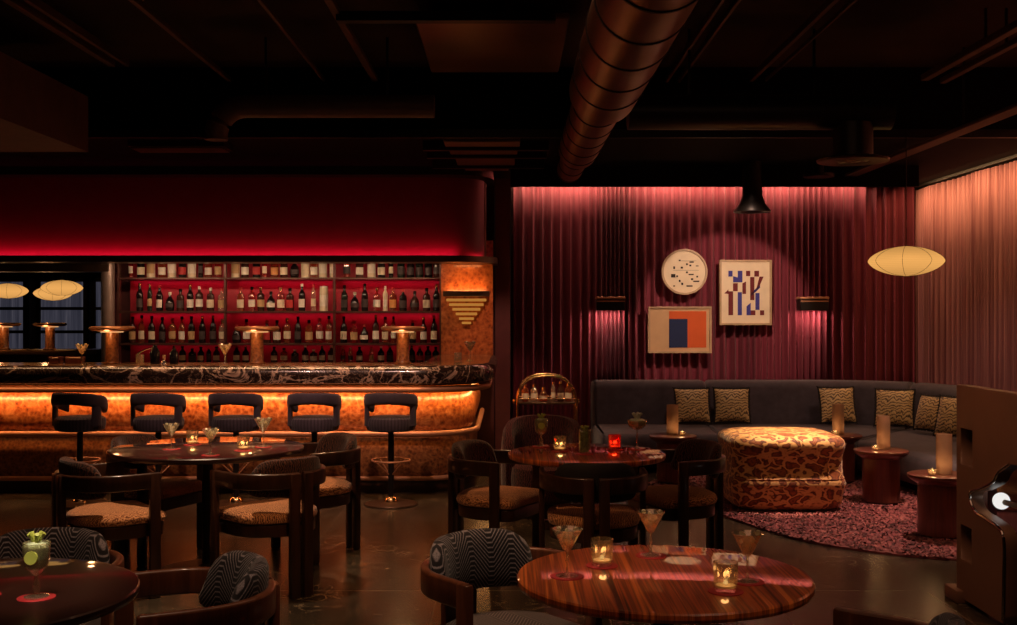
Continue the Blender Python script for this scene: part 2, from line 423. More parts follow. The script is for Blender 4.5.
MT['art_mark'] = mat_plain('dark_ink', (.03, .022, .016), .8)
MT['sand'] = mat_plain('sand_paint', (.58, .36, .19), .8, var=.05)
MT['bronze'] = mat_plain('dark_bronze', (.09, .05, .03), .35, .7)
MT['column'] = mat_plain('grey_bronze_column', (.30, .22, .19), .35, .4)
MT['bronze_panel'] = mat_plain('brushed_bronze_panel', (.22, .11, .068), .42, .2, var=.12, scale=3)
MT['gloss_black'] = mat_plain('gloss_black', (.006, .005, .005), .12)
MT['steel'] = mat_plain('polished_steel', (.6, .55, .5), .12, 1.0)
MT['white_globe'] = mat_emit('white_globe_light', (1, .97, .92), .85)
def m_paper():
    m, nt, out = new_mat('lantern_paper')
    v = coords(nt); sp = N(nt, 'ShaderNodeSeparateXYZ'); nt.links.new(v, sp.inputs[0])
    f = M(nt, 'FRACT', M(nt, 'MULTIPLY', sp.outputs[2], 70))
    rib = ramp(nt, f, [(.0, .72), (.18, 1), (.82, 1), (1, .72)])
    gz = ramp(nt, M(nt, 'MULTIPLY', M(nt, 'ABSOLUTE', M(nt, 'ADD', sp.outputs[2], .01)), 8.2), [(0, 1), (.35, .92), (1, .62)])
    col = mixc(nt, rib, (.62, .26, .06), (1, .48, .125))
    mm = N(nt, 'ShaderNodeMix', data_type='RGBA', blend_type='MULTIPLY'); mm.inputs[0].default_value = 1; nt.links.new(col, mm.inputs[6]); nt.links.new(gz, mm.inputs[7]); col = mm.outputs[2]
    e = N(nt, 'ShaderNodeEmission'); nt.links.new(col, e.inputs['Color']); e.inputs['Strength'].default_value = .86
    d = N(nt, 'ShaderNodeBsdfDiffuse'); d.inputs['Color'].default_value = (.06, .035, .015, 1)
    a = N(nt, 'ShaderNodeAddShader'); nt.links.new(e.outputs[0], a.inputs[0]); nt.links.new(d.outputs[0], a.inputs[1])
    nt.links.new(a.outputs[0], out.inputs['Surface']); return m
MT['paper'] = m_paper()
def m_translucent(name, col, mixf=.35):
    m, nt, out = new_mat(name)
    n = noise(nt, coords(nt), 14, 3)
    t = N(nt, 'ShaderNodeBsdfTranslucent'); d = N(nt, 'ShaderNodeBsdfDiffuse'); tr = N(nt, 'ShaderNodeBsdfTransparent')
    c = ramp(nt, n.outputs['Fac'], [(.3, tuple(x * .85 for x in col)), (.7, col)])
    nt.links.new(c, t.inputs['Color']); nt.links.new(c, d.inputs['Color'])
    a = N(nt, 'ShaderNodeMixShader'); a.inputs[0].default_value = .5; nt.links.new(t.outputs[0], a.inputs[1]); nt.links.new(d.outputs[0], a.inputs[2])
    b = N(nt, 'ShaderNodeMixShader'); b.inputs[0].default_value = mixf; nt.links.new(a.outputs[0], b.inputs[1]); nt.links.new(tr.outputs[0], b.inputs[2])
    nt.links.new(b.outputs[0], out.inputs['Surface']); return m
MT['amber_frost'] = m_translucent('amber_frosted_glass', (.62, .42, .28), .3)
MT['sheer'] = m_drape('grey_sheer_curtain', (.20, .17, .22), (.34, .29, .36), .1)
MT['night_glass'] = mat_plain('dusk_window_glass', (.02, .025, .045), .08)

# ================================================================== SETTING
EYE = 1.58
WBX = 4.95                                   # right wall
struct('floor', box(B(), -9, 5.1, -2.6, 19, -.1, 0), MT['floor'])
struct('ceiling', box(B(), -9, 5.1, -2.6, 19, 3.62, 3.72), MT['ceiling'])
struct('wall_left', box(B(), -9.1, -9, -2.6, 19, 0, 3.62), MT['plaster'])
struct('wall_right', box(B(), WBX, 5.1, -2.6, 19, 0, 3.62), MT['plaster'])
struct('wall_front', box(B(), -9, WBX, -2.7, -2.6, 0, 3.62), MT['plaster'])
struct('wall_back', box(B(), .03, WBX, 13.52, 13.62, 0, 3.62), MT['maroon_wall'])
struct('wall_partition', box(B(), -.15, .02, 12.5, 13.6, 0, 3.08), MT['maroon_wall'])
struct('wall_bar', box(B(), -4.52, -.16, 12.66, 12.76, 0, 3.08), MT['maroon_wall'])
struct('wall_far', box(B(), -9, -3.5, 18.4, 18.5, 0, 3.62), MT['plaster'])
# dropped black ceiling over the rear of the room
bm = B(); box(bm, -9, WBX, 9.3, 11.5, 3.085, 3.2); box(bm, -9, WBX, 9.3, 9.4, 3.2, 3.62)
box(bm, -9, .02, 11.5, 13.52, 3.085, 3.2); box(bm, 4.2, WBX, 11.5, 13.52, 3.085, 3.2)
box(bm, .02, 4.2, 11.44, 11.5, 2.87, 3.62); box(bm, 0, .02, 11.5, 13.52, 3.2, 3.62); box(bm, 4.2, 4.22, 11.5, 13.52, 3.2, 3.62)
struct('ceiling_dropped', bm, MT['black'])
struct('trim_1', box(B(), -9, WBX, 9.27, 9.30, 3.03, 3.10), MT['blackmetal'])
# column between the opening and the bar shelves
bm = B(); lathe(bm, [(.07, 0), (.07, 3.08)], 24, -4.335, 12.1)
struct('column_bar', bm, MT['column'], smooth=True)
struct('trim_2', box(B(), -9, -4.3, 12.0, 12.3, 2.02, 2.10), MT['bronze'])
# soffit above the bar, red-lit front, round right end
def bar_fascia_path(off, n=10, x0=-8.9):
    r = .38; cx, cy = -.26 - r, 11.6 + r
    pts = [(x0, 11.6 - off), (-4, 11.6 - off), (cx, 11.6 - off)]
    for k in range(1, n + 1):
        a = -PI / 2 + PI / 2 * k / n; pts.append((cx + (r + off) * math.cos(a), cy + (r + off) * math.sin(a)))
    pts.append((-.26 + off, 12.49)); return pts
def strip(prof, path, bm=None):
    """sweep an open or closed (off,z) profile along an offset path"""
    bm = bm or B(); rings = []
    for k in range(len(path(0))): rings.append([(path(o)[k][0], path(o)[k][1], z) for o, z in prof])
    loft(bm, rings); return bm
sof = thing('bar_bulkhead', 'deep red bulkhead with rounded end above the bar, lit red along its lower edge', 'bulkhead', (0, 0, 0))
sof['kind'] = 'structure'
def kid(name, bm, mat, parent, **k): return obj(name, bm, mat, parent, **k)
kid('front_panel', strip([(0, 2.16), (0, 2.98), (-.06, 2.98), (-.06, 2.16)], bar_fascia_path), MT['fascia_red'], sof)
kid('lower_lip', strip([(.14, 2.10), (.14, 2.165), (.125, 2.165), (.125, 2.15), (-.3, 2.15), (-.3, 2.10)], bar_fascia_path), MT['bronze'], sof)
bm = B(); tube(bm, [(-.262, 12.05, 2.17), (-.262, 12.05, 2.97)], .022, 12); kid('corner_bead', bm, MT['walnut_red'], sof)  # bead added to stand for the highlight on the rounded corner
kid('upper_cornice', strip([(.0, 2.98), (.10, 3.0), (.10, 3.08), (-.1, 3.08)], bar_fascia_path), MT['blackmetal'], sof)
area('red_cove_light', (-4.6, 11.54, 2.172), (math.radians(180 - 42), 0, 0), 8.2, .015, 10.0, (1, .03, .10), math.radians(165))
area('red_cove_end', (-.30, 11.78, 2.175), (math.radians(180 - 30), 0, math.radians(55)), .4, .02, .12, (1, .03, .08))

# far room windows
def window(n, x0, x1, y=18.25, z0=.9, z1=2.14):
    w = bpy.data.objects.new('window_%d' % n, None); C.objects.link(w); w.location = ((x0 + x1) / 2, y, z0); w['kind'] = 'structure'
    hw = (x1 - x0) / 2; h = z1 - z0
    bm = B()
    for a, b in ((-hw, -hw + .07), (hw - .07, hw)): box(bm, a, b, -.04, .04, 0, h)
    box(bm, -hw, hw, -.04, .04, 0, .06); box(bm, -hw, hw, -.04, .04, h - .06, h)
    for zz in (.34, .72): box(bm, -hw + .07, hw - .07, -.03, .03, zz, zz + .05)
    wf = kid('window_frame', bm, MT['blackmetal'], w)
    kid('window_pane', box(B(), -hw + .07, hw - .07, .0, .012, .06, h - .06), MT['dusk'], wf)
def m_dusk():
    m, nt, out = new_mat('blue_dusk_behind_sheer')
    v = coords(nt, 'Object', (26, 1, .6)); n = noise(nt, v, 1.0, 4, .6)
    c = ramp(nt, n.outputs['Fac'], [(.3, (.025, .026, .042)), (.6, (.075, .072, .10)), (.8, (.16, .145, .165))])
    e = N(nt, 'ShaderNodeEmission'); nt.links.new(c, e.inputs['Color']); e.inputs['Strength'].default_value = .55
    b = bsdf(nt, out, (.02, .02, .03), .15)
    a = N(nt, 'ShaderNodeAddShader'); nt.links.new(e.outputs[0], a.inputs[0]); nt.links.new(b.outputs[0], a.inputs[1]); nt.links.new(a.outputs[0], out.inputs['Surface'])
    return m
MT['dusk'] = m_dusk()
for i, (x0, x1) in enumerate(((-9.0, -7.84), (-7.70, -6.86), (-6.80, -6.0), (-5.9, -5.0))): window(i + 1, x0, x1)
struct('wall_head', box(B(), -9, -4.4, 18.1, 18.4, 2.14, 3.62), MT['black'])
struct('ceiling_far', box(B(), -9, -4.45, 13.6, 18.3, 2.35, 2.45), MT['black'])

# ================================================================== CEILING SERVICES
DX, DZ = .62, 3.03
duct = thing('spiral_duct', 'large round copper-brown spiral air duct running overhead toward the burgundy curtain', 'duct', (DX, 0, DZ))
def cyl_y(bm, r, y0, y1, seg=40, x=0, z=0, cap=True):
    loft(bm, [[(x + r * math.cos(2 * PI * i / seg), y, z + r * math.sin(2 * PI * i / seg)) for i in range(seg)] for y in (y0, y1)], cap=cap); return bm
secs = [(.225, 1.0, 7.3), (.175, 7.42, 9.95), (.128, 10.05, 11.40)]
ds = {}
for r, a, b in secs: ds[r] = kid('duct_section', cyl_y(B(), r, a, b), MT['duct'], duct)
for (r0, y0), (r1, y1) in (((.225, 7.3), (.175, 7.42)), ((.175, 9.95), (.128, 10.05))):
    bm = B(); loft(bm, [[(r * math.cos(2 * PI * i / 40), y, r * math.sin(2 * PI * i / 40)) for i in range(40)] for r, y in ((r0, y0), (r1, y1))], cap=False)
    kid('duct_reducer', bm, MT['duct'], duct)
def ring_y(bm, r, y, w, t=.006, seg=40):
    loft(bm, [[(rr * math.cos(2 * PI * i / seg), yy, rr * math.sin(2 * PI * i / seg)) for i in range(seg)] for rr, yy in ((r - .002, y), (r + t, y), (r + t, y + w), (r - .002, y + w))], cap=False)
for r, a, b in secs:
    y = a + .25
    while y < b - .05:
        bm = B(); ring_y(bm, r, y, .02); kid('duct_seam', bm, MT['seam'], ds[r]); y += .55 if r > .2 else .5
bm = B()
for y in (4.0, 6.5): box(bm, -.012, .012, y - .012, y + .012, .2, .585)
kid('duct_hanger', bm, MT['blackmetal'], duct)

def conduit(x, z, y0, y1, w, h, label, mat='conduit'):
    o = obj('ceiling_track', box(B(), -w / 2, w / 2, y0, y1, 0, h, .004, 1), MT[mat], loc=(x, 0, z)); tag(o, label, 'ceiling track'); return o
def hang(o, z0, ys):
    for y in ys: kid('hanger_rod', box(B(), -.008, .008, y - .008, y + .008, z0, 3.62 - o.location.z), MT['blackmetal'], o)
for (x, z, y0, y1, w, h, lab) in (
    (-3.05, 3.47, 2, 8.6, .05, .05, 'ceiling track at far left, outermost of the overhead tracks'),
    (-2.93, 3.47, 2, 8.6, .03, .06, 'thin ceiling track just inside the outermost left one'),
    (-2.30, 3.48, 2, 9.2, .035, .04, 'ceiling conduit above the left side of the bar'),
    (-1.52, 3.48, 2, 9.2, .025, .03, 'thin ceiling conduit above the middle of the bar'),
    (-1.10, 3.48, 2, 9.2, .05, .04, 'ceiling conduit left of the brown ceiling panel'),
    (1.30, 3.47, 2, 9.2, .025, .04, 'slim ceiling track just right of the big round duct'),
    (1.40, 3.47, 2, 9.2, .025, .04, 'slim ceiling track second to the right of the big round duct'),
    (2.00, 3.48, 2, 9.2, .035, .05, 'ceiling track midway between big duct and right wall'),
    (2.12, 3.48, 2, 9.2, .02, .03, 'thin ceiling track beside the one midway to the right wall'),
    (3.20, 3.36, 3, 8.6, .06, .05, 'wide ceiling track of the right-hand pair over the sofa side'),
    (3.34, 3.34, 3, 8.6, .05, .04, 'narrower ceiling track of the right-hand pair over the sofa side')):
    o = conduit(x, z, y0, y1, w, h, lab)
    if z < 3.4: hang(o, h, (4.5, 7.5))
o = conduit(3.5, 2.97, 5.0, 11.42, .13, .03, 'flat brown cable tray running toward the top of the curtain corner'); hang(o, .03, (6.5, 8.6))
# cross duct on the right with a drop and round diffuser
t = thing('cross_duct', 'black round cross duct on the right with a drop down to a round diffuser', 'duct', (0, 8.05, 3.02))
bm = B(); loft(bm, [[(x, .125 * math.cos(2 * PI * i / 28), .125 * math.sin(2 * PI * i / 28)) for i in range(28)] for x in (.86, 2.75)])
kid('duct_tube', bm, MT['blackmetal'], t)
bm = B(); lathe(bm, [(.14, -.33), (.14, -.08)], 24, 2.48, 0); dd = kid('duct_drop', bm, MT['blackmetal'], t)
bm = B(); lathe(bm, [(0, -.36), (.04, -.36), (.06, -.35), (.09, -.36), (.11, -.35), (.14, -.36), (.17, -.35), (.20, -.36), (.25, -.355), (.255, -.34), (.20, -.325), (0, -.325)], 36, 2.48, 0)
kid('diffuser', bm, MT['bronze'], dd)
bm = B()
for x in (1.3, 2.2): box(bm, x - .008, x + .008, -.008, .008, .1, .6)
kid('hanger_rod', bm, MT['blackmetal'], t)
# pipe with elbow on the left
t = thing('elbow_duct', 'brown horizontal duct with a down-turned elbow above the bar', 'duct', (-.1, 8.3, .08))
bm = B(); pts = [(-.45, 0, 3.03), (-1.85, 0, 3.03)] + [(-1.85 - .22 * math.sin(a), 0, 2.81 + .22 * math.cos(a)) for a in [PI / 2 * k / 8 for k in range(1, 9)]] + [(-2.07, 0, 2.78)]
tube(bm, pts, .085, 20); kid('duct_tube', bm, MT['conduit'], t)
bm = B()
for x in (-.8, -1.7): box(bm, x - .008, x + .008, -.008, .008, 3.1, 3.62)
kid('hanger_rod', bm, MT['blackmetal'], t)
# left hanging bulkhead box
t = struct('beam_left', box(B(), -4.4, -3.27, 3.0, 8.7, 2.83, 3.26), MT['beam'])
# linear grille (140-230,155-163)
t = thing('linear_diffuser', 'long slotted air diffuser in the dark ceiling above the bar shelves', 'vent', (-2.9, 9.9, 3.0))
kid('diffuser_frame', box(B(), -.42, .42, -.16, .16, .03, .084), MT['bronze'], t)
for i in range(5): kid('slat', box(B(), -.4, .4, -.13 + i * .055, -.10 + i * .055, .012, .03), MT['panel'], t)
# access panels
o = obj('ceiling_panel', box(B(), -.62, .40, 7.3, 8.95, 3.50, 3.54, .01, 1), MT['panel']); tag(o, 'large brown square ceiling panel left of the big round duct', 'ceiling panel', 'brown ceiling panels')
hang2 = kid('hanger_rod', box(B(), -.02, .02, 8, 8.04, 3.54, 3.62), MT['blackmetal'], o)
for i, (a, b, w0, w1, lab) in enumerate(((9.45, 9.72, -.55, .1, 'first'), (9.9, 10.2, -.53, .08, 'second'), (10.4, 10.95, -.50, .06, 'third'), (11.12, 11.36, -.44, .0, 'last'))):
    o = obj('ceiling_panel', box(B(), w0, w1, a, b, 3.02, 3.085, .006, 1), MT['panel'])
    tag(o, 'small brown ceiling panel beside the duct end, %s of the row going back' % lab, 'ceiling panel', 'brown ceiling panels')
for i, (y, lab) in enumerate(((9.81, 'nearest'), (10.3, 'middle'), (11.03, 'farthest'))):
    o = obj('ceiling_rail', box(B(), -.75, .35, y - .035, y + .035, 3.0, 3.085), MT['blackmetal'])
    tag(o, 'black cross rail between the small brown ceiling panels, %s of three' % lab, 'rail', 'cross rails of the ceiling')
o = obj('ceiling_rail', box(B(), -1.1, .3, 7.12, 7.2, 3.44, 3.5), MT['blackmetal']); tag(o, 'black cross rail at the near edge of the large brown ceiling panel', 'rail', 'cross rails of the ceiling')
hang(o, .0, ()); kid('hanger_rod', box(B(), -.02, .02, 7.14, 7.18, 3.5, 3.62), MT['blackmetal'], o)
# can downlight and flat one in the dropped ceiling
t = thing('can_downlight', 'black flared can downlight hanging before the curtain above the art', 'downlight', (2.43, 11.15, 3.085))
bm = B(); lathe(bm, [(.09, 0), (.10, -.34), (.13, -.42), (.185, -.49), (.185, -.505), (.12, -.485), (0, -.42)], 32); kid('housing', bm, MT['blackmetal'], t)
t = thing('flat_downlight', 'flat black round downlight near the right end of the burgundy curtain', 'downlight', (3.08, 11.1, 3.085))
bm = B(); lathe(bm, [(.05, 0), (.05, -.12), (.15, -.13), (.15, -.16), (.10, -.165), (0, -.15)], 32); kid('housing', bm, MT['blackmetal'], t)

# ================================================================== CURTAINS
def curtain(n, L, H, amp, seed, per=.105):
    rnd = random.Random(seed); bm = B(); rows = (0, .25, .5, .75, 1.0)
    steps = int(L / .012); off = []; ph = 0
    kk = 0; loc_per = per
    xs = [L * i / steps for i in range(steps + 1)]
    phs = []
    for i in range(steps + 1):
        phs.append(ph); loc_per = per * (1 + .3 * math.sin(xs[i] * 3.1 + seed) + .22 * math.sin(xs[i] * 7.7 + seed * 2)); ph += 2 * PI * .012 / loc_per
    rings = []
    for r in rows:
        z = H * r; ring = []
        for i in range(steps + 1):
            p = phs[i]; a = amp * (.72 + .28 * math.sin(xs[i] * 5.3 + seed)) * (1.0 if r < .9 else .85)
            sway = .35 * math.sin(xs[i] * 2.1 + r * 1.3)
            d = a * (math.sin(p + sway * .4) + .28 * math.sin(2 * p + 1.1 + r))
            ring.append((xs[i], d, z))
        rings.append(ring)
    loft(bm, rings, closed_ring=False, cap=False)
    return bm
o = obj('velvet_curtain', curtain(0, 4.78, 3.49, .062, 1, .100), MT['curtain_red'], loc=(.06, 13.30, .04)); tag(o, 'pleated burgundy velvet curtain covering the back wall behind the sofa', 'curtain')
so = o.modifiers.new('thick', 'SOLIDIFY'); so.thickness = .004
o = obj('linen_curtain', curtain(0, 8.3, 2.99, .055, 4, .11), MT['curtain_rose'], loc=(4.86, 13.34, .04), rot=(0, 0, -PI / 2)); tag(o, 'pleated rose linen curtain covering the right wall', 'curtain')
so = o.modifiers.new('thick', 'SOLIDIFY'); so.thickness = .004
o = obj('curtain_track', box(B(), .03, 4.19, 13.26, 13.34, 3.545, 3.575), MT['blackmetal']); tag(o, 'black curtain track over the burgundy curtain', 'curtain track')
o = obj('curtain_track', box(B(), 4.82, 4.90, 5.1, 13.34, 3.055, 3.085), MT['blackmetal']); tag(o, 'black curtain track over the rose curtain on the right wall', 'curtain track')
# wash lights over the curtains, plus two added ones for the table reflection
area('back_curtain_wash', (1.5, 13.0, 3.53), (math.radians(24), 0, 0), 2.9, .04, 11, (1, .55, .40))
area('back_curtain_cove', (2.1, 13.06, 3.15), (math.radians(118), 0, 0), 4.1, .02, 52, (1, .86, .45))  # added uplight, brightens the hidden curtain top for the table's reflection
area('back_curtain_graze', (2.1, 13.12, 3.5), (math.radians(30), 0, 0), 4.1, .02, 26, (1, .60, .34))  # added grazing light so the table mirrors a hotter curtain
area('back_curtain_wash', (3.55, 13.0, 3.53), (math.radians(24), 0, 0), 1.2, .04, 4, (1, .5, .36))
rw = area('right_curtain_wash', (4.58, 9.4, 3.05), (0, 0, 0), .04, 7.4, 46, (1, .55, .24)); rw.rotation_euler = (0, math.radians(-24), 0)

# ================================================================== BAR COUNTER
def bar_path(off, n=12, x0=-8.6):
    r = .42; cx, cy = -.37 - r, 9.8 + r; R = max(r + off, .02)
    pts = [(x0, 9.8 - off), (-6, 9.8 - off), (-4, 9.8 - off), (-2, 9.8 - off), (cx, 9.8 - off)]
    for k in range(1, n + 1):
        a = -PI / 2 + PI / 2 * k / n; pts.append((cx + R * math.cos(a), cy + R * math.sin(a)))
    pts += [(-.37 + off, 11.2), (-.37 + off, 12.1)]; return pts
bar = thing('bar_counter', 'long bar with glowing burl front, brass rails and dark veined marble top', 'bar counter', (0, 0, 0))
kid('marble_edge', strip([(-.02, .955), (.20, .955), (.235, .975), (.25, 1.02), (.25, 1.07), (.225, 1.105), (.19, 1.121), (-.02, 1.121)], bar_path), MT['marble'], bar)
kid('bar_top', strip([(-.40, 1.06), (.185, 1.06), (.185, 1.124), (-.40, 1.124)], bar_path), MT['counter_top'], bar)
def upfas():
    pr = [(-.1, .55), (.035, .55), (.062, .62), (.07, .70), (.058, .79), (.03, .88), (.0, .94), (-.1, .94)]
    return strip(pr, bar_path)
kid('upper_fascia', upfas(), MT['burl'], bar)
kid('lower_fascia', strip([(-.1, .14), (.0, .14), (.03, .22), (.036, .32), (.025, .42), (.0, .52), (-.1, .53)], bar_path), MT['burl_dark'], bar)
def rail(off, z, r):
    bm = B(); pts = [(x, y, z) for x, y in bar_path(off)]; tube(bm, pts, r, 12); return bm
kid('brass_rail', rail(.185, .917, .028), MT['brass'], bar)
kid('brass_rail', rail(.085, .525, .026), MT['brass'], bar)
kid('brass_rail', rail(.035, .13, .022), MT['brass'], bar)
kid('toe_kick', strip([(-.16, 0), (-.05, 0), (-.05, .14), (-.16, .14)], bar_path), MT['walnut'], bar)
kid('inner_wall', strip([(-.36, 0), (-.33, 0), (-.33, 1.06), (-.36, 1.06)], bar_path), MT['walnut'], bar)
area('bar_top_wash', (-4.3, 9.75, 2.9), (0, 0, 0), 7.4, .1, 23, (1, .56, .28), math.radians(60))  # unseen overhead fill added to make the bar top golden
area('bar_front_strip', (-4.65, 9.665, .882), (math.radians(32), 0, 0), 7.8, .03, 26, (1, .42, .15))
area('bar_end_strip', (-.235, 11.1, .882), (0, math.radians(32), 0), .03, 1.9, 3, (1, .45, .13))
for a in (-70, -42, -14):
    ra = math.radians(a); area('bar_corner_strip', (-.79 + .553 * math.cos(ra), 10.22 + .553 * math.sin(ra), .882), (math.radians(32), 0, ra + PI / 2), .24, .03, .75, (1, .45, .13))
area('bar_rail_strip', (-4.65, 9.572, .952), (math.radians(30), 0, 0), 7.8, .01, 1.5, (1, .45, .18))  # invented strip that brightens the upper rail
area('bar_low_strip', (-4.65, 9.71, .497), (math.radians(8), 0, 0), 7.8, .02, .35, (1, .42, .14))
# inner far counter behind the opening
t = thing('far_counter', 'dark wood counter in the space beyond the bar, with two mushroom lamps on it', 'counter', (-6.9, 14.0, 0))
kid('counter_body', box(B(), -1.7, 1.7, -.25, .3, 0, 1.06), MT['walnut'], t); kid('counter_slab', box(B(), -1.75, 1.75, -.32, .36, 1.06, 1.12, .012), MT['counter_top'], t)

# ================================================================== BACK BAR
SX = [-4.25, -3.09, -1.9, -.74]; SZ = [1.03, 1.244, 1.596, 1.962]; SY0, SY1 = 12.18, 12.56
bb = thing('bar_shelving', 'red backlit bottle shelving with three bays and bronze shelves behind the bar', 'shelving', (0, 0, 0))
kid('back_panel', box(B(), SX[0], SX[3], SY1, SY1 + .06, 1.03, 2.36), MT['shelf_back'], bb)
kid('base_cabinet', box(B(), SX[0], SX[3], 12.0, SY1 + .06, 0, .99), MT['walnut'], bb)
kid('base_counter', box(B(), SX[0], SX[3], 11.95, SY1, .99, 1.03, .008), MT['counter_top'], bb)
for z in SZ[1:]: kid('shelf', box(B(), SX[0], SX[3], SY0, SY1, z - .022, z, .003, 1), MT['shelf'], bb)
for x in SX: kid('divider', box(B(), x - .012, x + .012, SY0, SY0 + .05, 1.03, 2.36), MT['shelf'], bb)
for r in range(4):
    top = (SZ + [2.34])[r + 1]
    for b in range(3):
        area('shelf_light', ((SX[b] + SX[b + 1]) / 2, 12.50, top - .035), (math.radians(22), 0, 0), 1.08, .02, .40 if r else .15, (1, .05, .15))
for b in range(3): area('bottle_front_light', ((SX[b] + SX[b + 1]) / 2, 11.62, 2.09), (math.radians(38), 0, 0), 1.0, .04, 4.8, (1, .62, .38))
# burl pier with stepped lamp
t = struct('column_burl', box(B(), -.73, -.17, 12.12, 12.5, 1.0, 2.36), MT['burl_panel'])
t = thing('stepped_sconce', 'stepped brass wall lamp like an inverted pyramid on the burl pier', 'wall lamp', (-.455, 12.12, 0))
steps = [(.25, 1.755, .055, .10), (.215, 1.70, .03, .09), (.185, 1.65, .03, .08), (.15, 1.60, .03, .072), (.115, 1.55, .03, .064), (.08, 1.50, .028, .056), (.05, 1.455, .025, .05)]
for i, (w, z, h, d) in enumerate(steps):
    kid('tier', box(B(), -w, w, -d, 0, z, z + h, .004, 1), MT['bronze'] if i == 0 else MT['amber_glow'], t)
for i, (w, z, h, d) in enumerate(steps[1:]):
    area('tier_light', (-.455, 12.12 - d * .55, z + h + .012), (math.radians(195), 0, 0), w * 1.7, .02, .2, (1, .5, .16))
area('sconce_up', (-.455, 12.06, 1.82), (math.radians(160), 0, 0), .42, .03, .9, (1, .42, .13))
area('pier_downlight', (-.455, 12.0, 2.09), (math.radians(20), 0, 0), .3, .03, .35, (1, .42, .13))

# ------------------------------------------------------------------ bottles
def bottle_mesh(kind):
    P = {'tall': [(0, 0), (.036, 0), (.039, .006), (.039, .17), (.034, .195), (.018, .225), (.0145, .245), (.0145, .285)],
         'whisky': [(0, 0), (.041, 0), (.044, .006), (.044, .15), (.04, .172), (.02, .188), (.0155, .2), (.0155, .235)],
         'squat': [(0, 0), (.042, 0), (.05, .02), (.052, .07), (.045, .12), (.024, .15), (.016, .165), (.016, .2)],
         'slim': [(0, 0), (.026, 0), (.028, .006), (.028, .19), (.022, .215), (.012, .235), (.011, .27)],
         'shoulder': [(0, 0), (.035, 0), (.038, .008), (.043, .14), (.043, .175), (.03, .195), (.016, .205), (.0155, .25)],
         'box': [(0, 0), (.046, 0), (.048, .002), (.048, .25), (.046, .252), (0, .252)]}[kind]
    return P
BM = {}; CAPM = {}; LABM = {}
for kd in ('tall', 'whisky', 'squat', 'slim', 'shoulder', 'box'):
    P = bottle_mesh(kd); bm = B(); lathe(bm, P, 20 if kd != 'box' else 24); BM[kd] = finish('bottle_body_' + kd, bm)
    bm = B(); zt = P[-1][1]; r = P[-1][0] + .003
    if kd == 'box': lathe(bm, [(0, .2525), (.047, .2525), (.0475, .256), (.0475, .268), (.045, .27), (0, .27)], 24)
    else: lathe(bm, [(0, zt - .02), (r, zt - .02), (r, zt + .012), (r - .002, zt + .014), (0, zt + .014)], 14)
    CAPM[kd] = finish('bottle_cap_' + kd, bm)
    rr = {'tall': .0395, 'whisky': .0445, 'squat': .0526, 'slim': .0285, 'shoulder': .0432, 'box': .0485}[kd]
    z0, z1 = {'tall': (.04, .13), 'whisky': (.035, .12), 'squat': (.04, .09), 'slim': (.05, .13), 'shoulder': (.045, .125), 'box': (.05, .17)}[kd]
    if kd == 'squat': rr = .0532
    bm = B(); n = 14
    loft(bm, [[((rr + dr) * math.sin(a), -(rr + dr) * math.cos(a), z) for dr, z in ((-.004, z0), (.0006, z0), (.0006, z1), (-.004, z1))] for a in [(-1.25 + 2.5 * i / n) for i in range(n + 1)]])
    LABM[kd] = finish('bottle_label_' + kd, bm)
BODY = {'black': mat_plain('black_bottle_glass', (.010, .006, .006), .12), 'brown': mat_plain('brown_bottle_glass', (.05, .015, .010), .12),
        'green': mat_plain('dark_green_bottle_glass', (.012, .02, .012), .12), 'amber': mat_glass('amber_spirit_glass', (.85, .25, .1), .3, .3, (.5, .14, .05)),
        'red': mat_glass('red_spirit_glass', (.9, .1, .1), .3, .25, (.6, .05, .05)), 'clear': mat_glass('clear_spirit_glass', (1, .9, .85), .3, .18),
        'cream': mat_plain('cream_canister_card', (.72, .60, .42), .6)}
LAB = {'cream': mat_plain('cream_bottle_label', (.78, .64, .45), .6), 'white': mat_plain('white_bottle_label', (.82, .74, .62), .6), 'tan': mat_plain('tan_bottle_label', (.55, .34, .16), .6),
       'orange': mat_plain('orange_bottle_label', (.66, .28, .08), .6), 'dark': mat_plain('dark_bottle_label', (.06, .04, .04), .6), 'red': mat_plain('red_bottle_label', (.5, .03, .03), .6)}
CAP = {'black': MT['black'], 'gold': MT['gold'], 'white': LAB['white'], 'red': LAB['red']}
ORD = ['first', 'second', 'third', 'fourth', 'fifth', 'sixth', 'seventh', 'eighth', 'ninth', 'tenth', 'eleventh', 'twelfth', 'thirteenth', 'fourteenth']
ADJ = {'tall': 'tall', 'whisky': 'broad', 'squat': 'squat', 'slim': 'slim', 'shoulder': 'high-shouldered', 'box': 'boxed'}
def pxX(x, D): return (x - 508.5) / 1118 * D
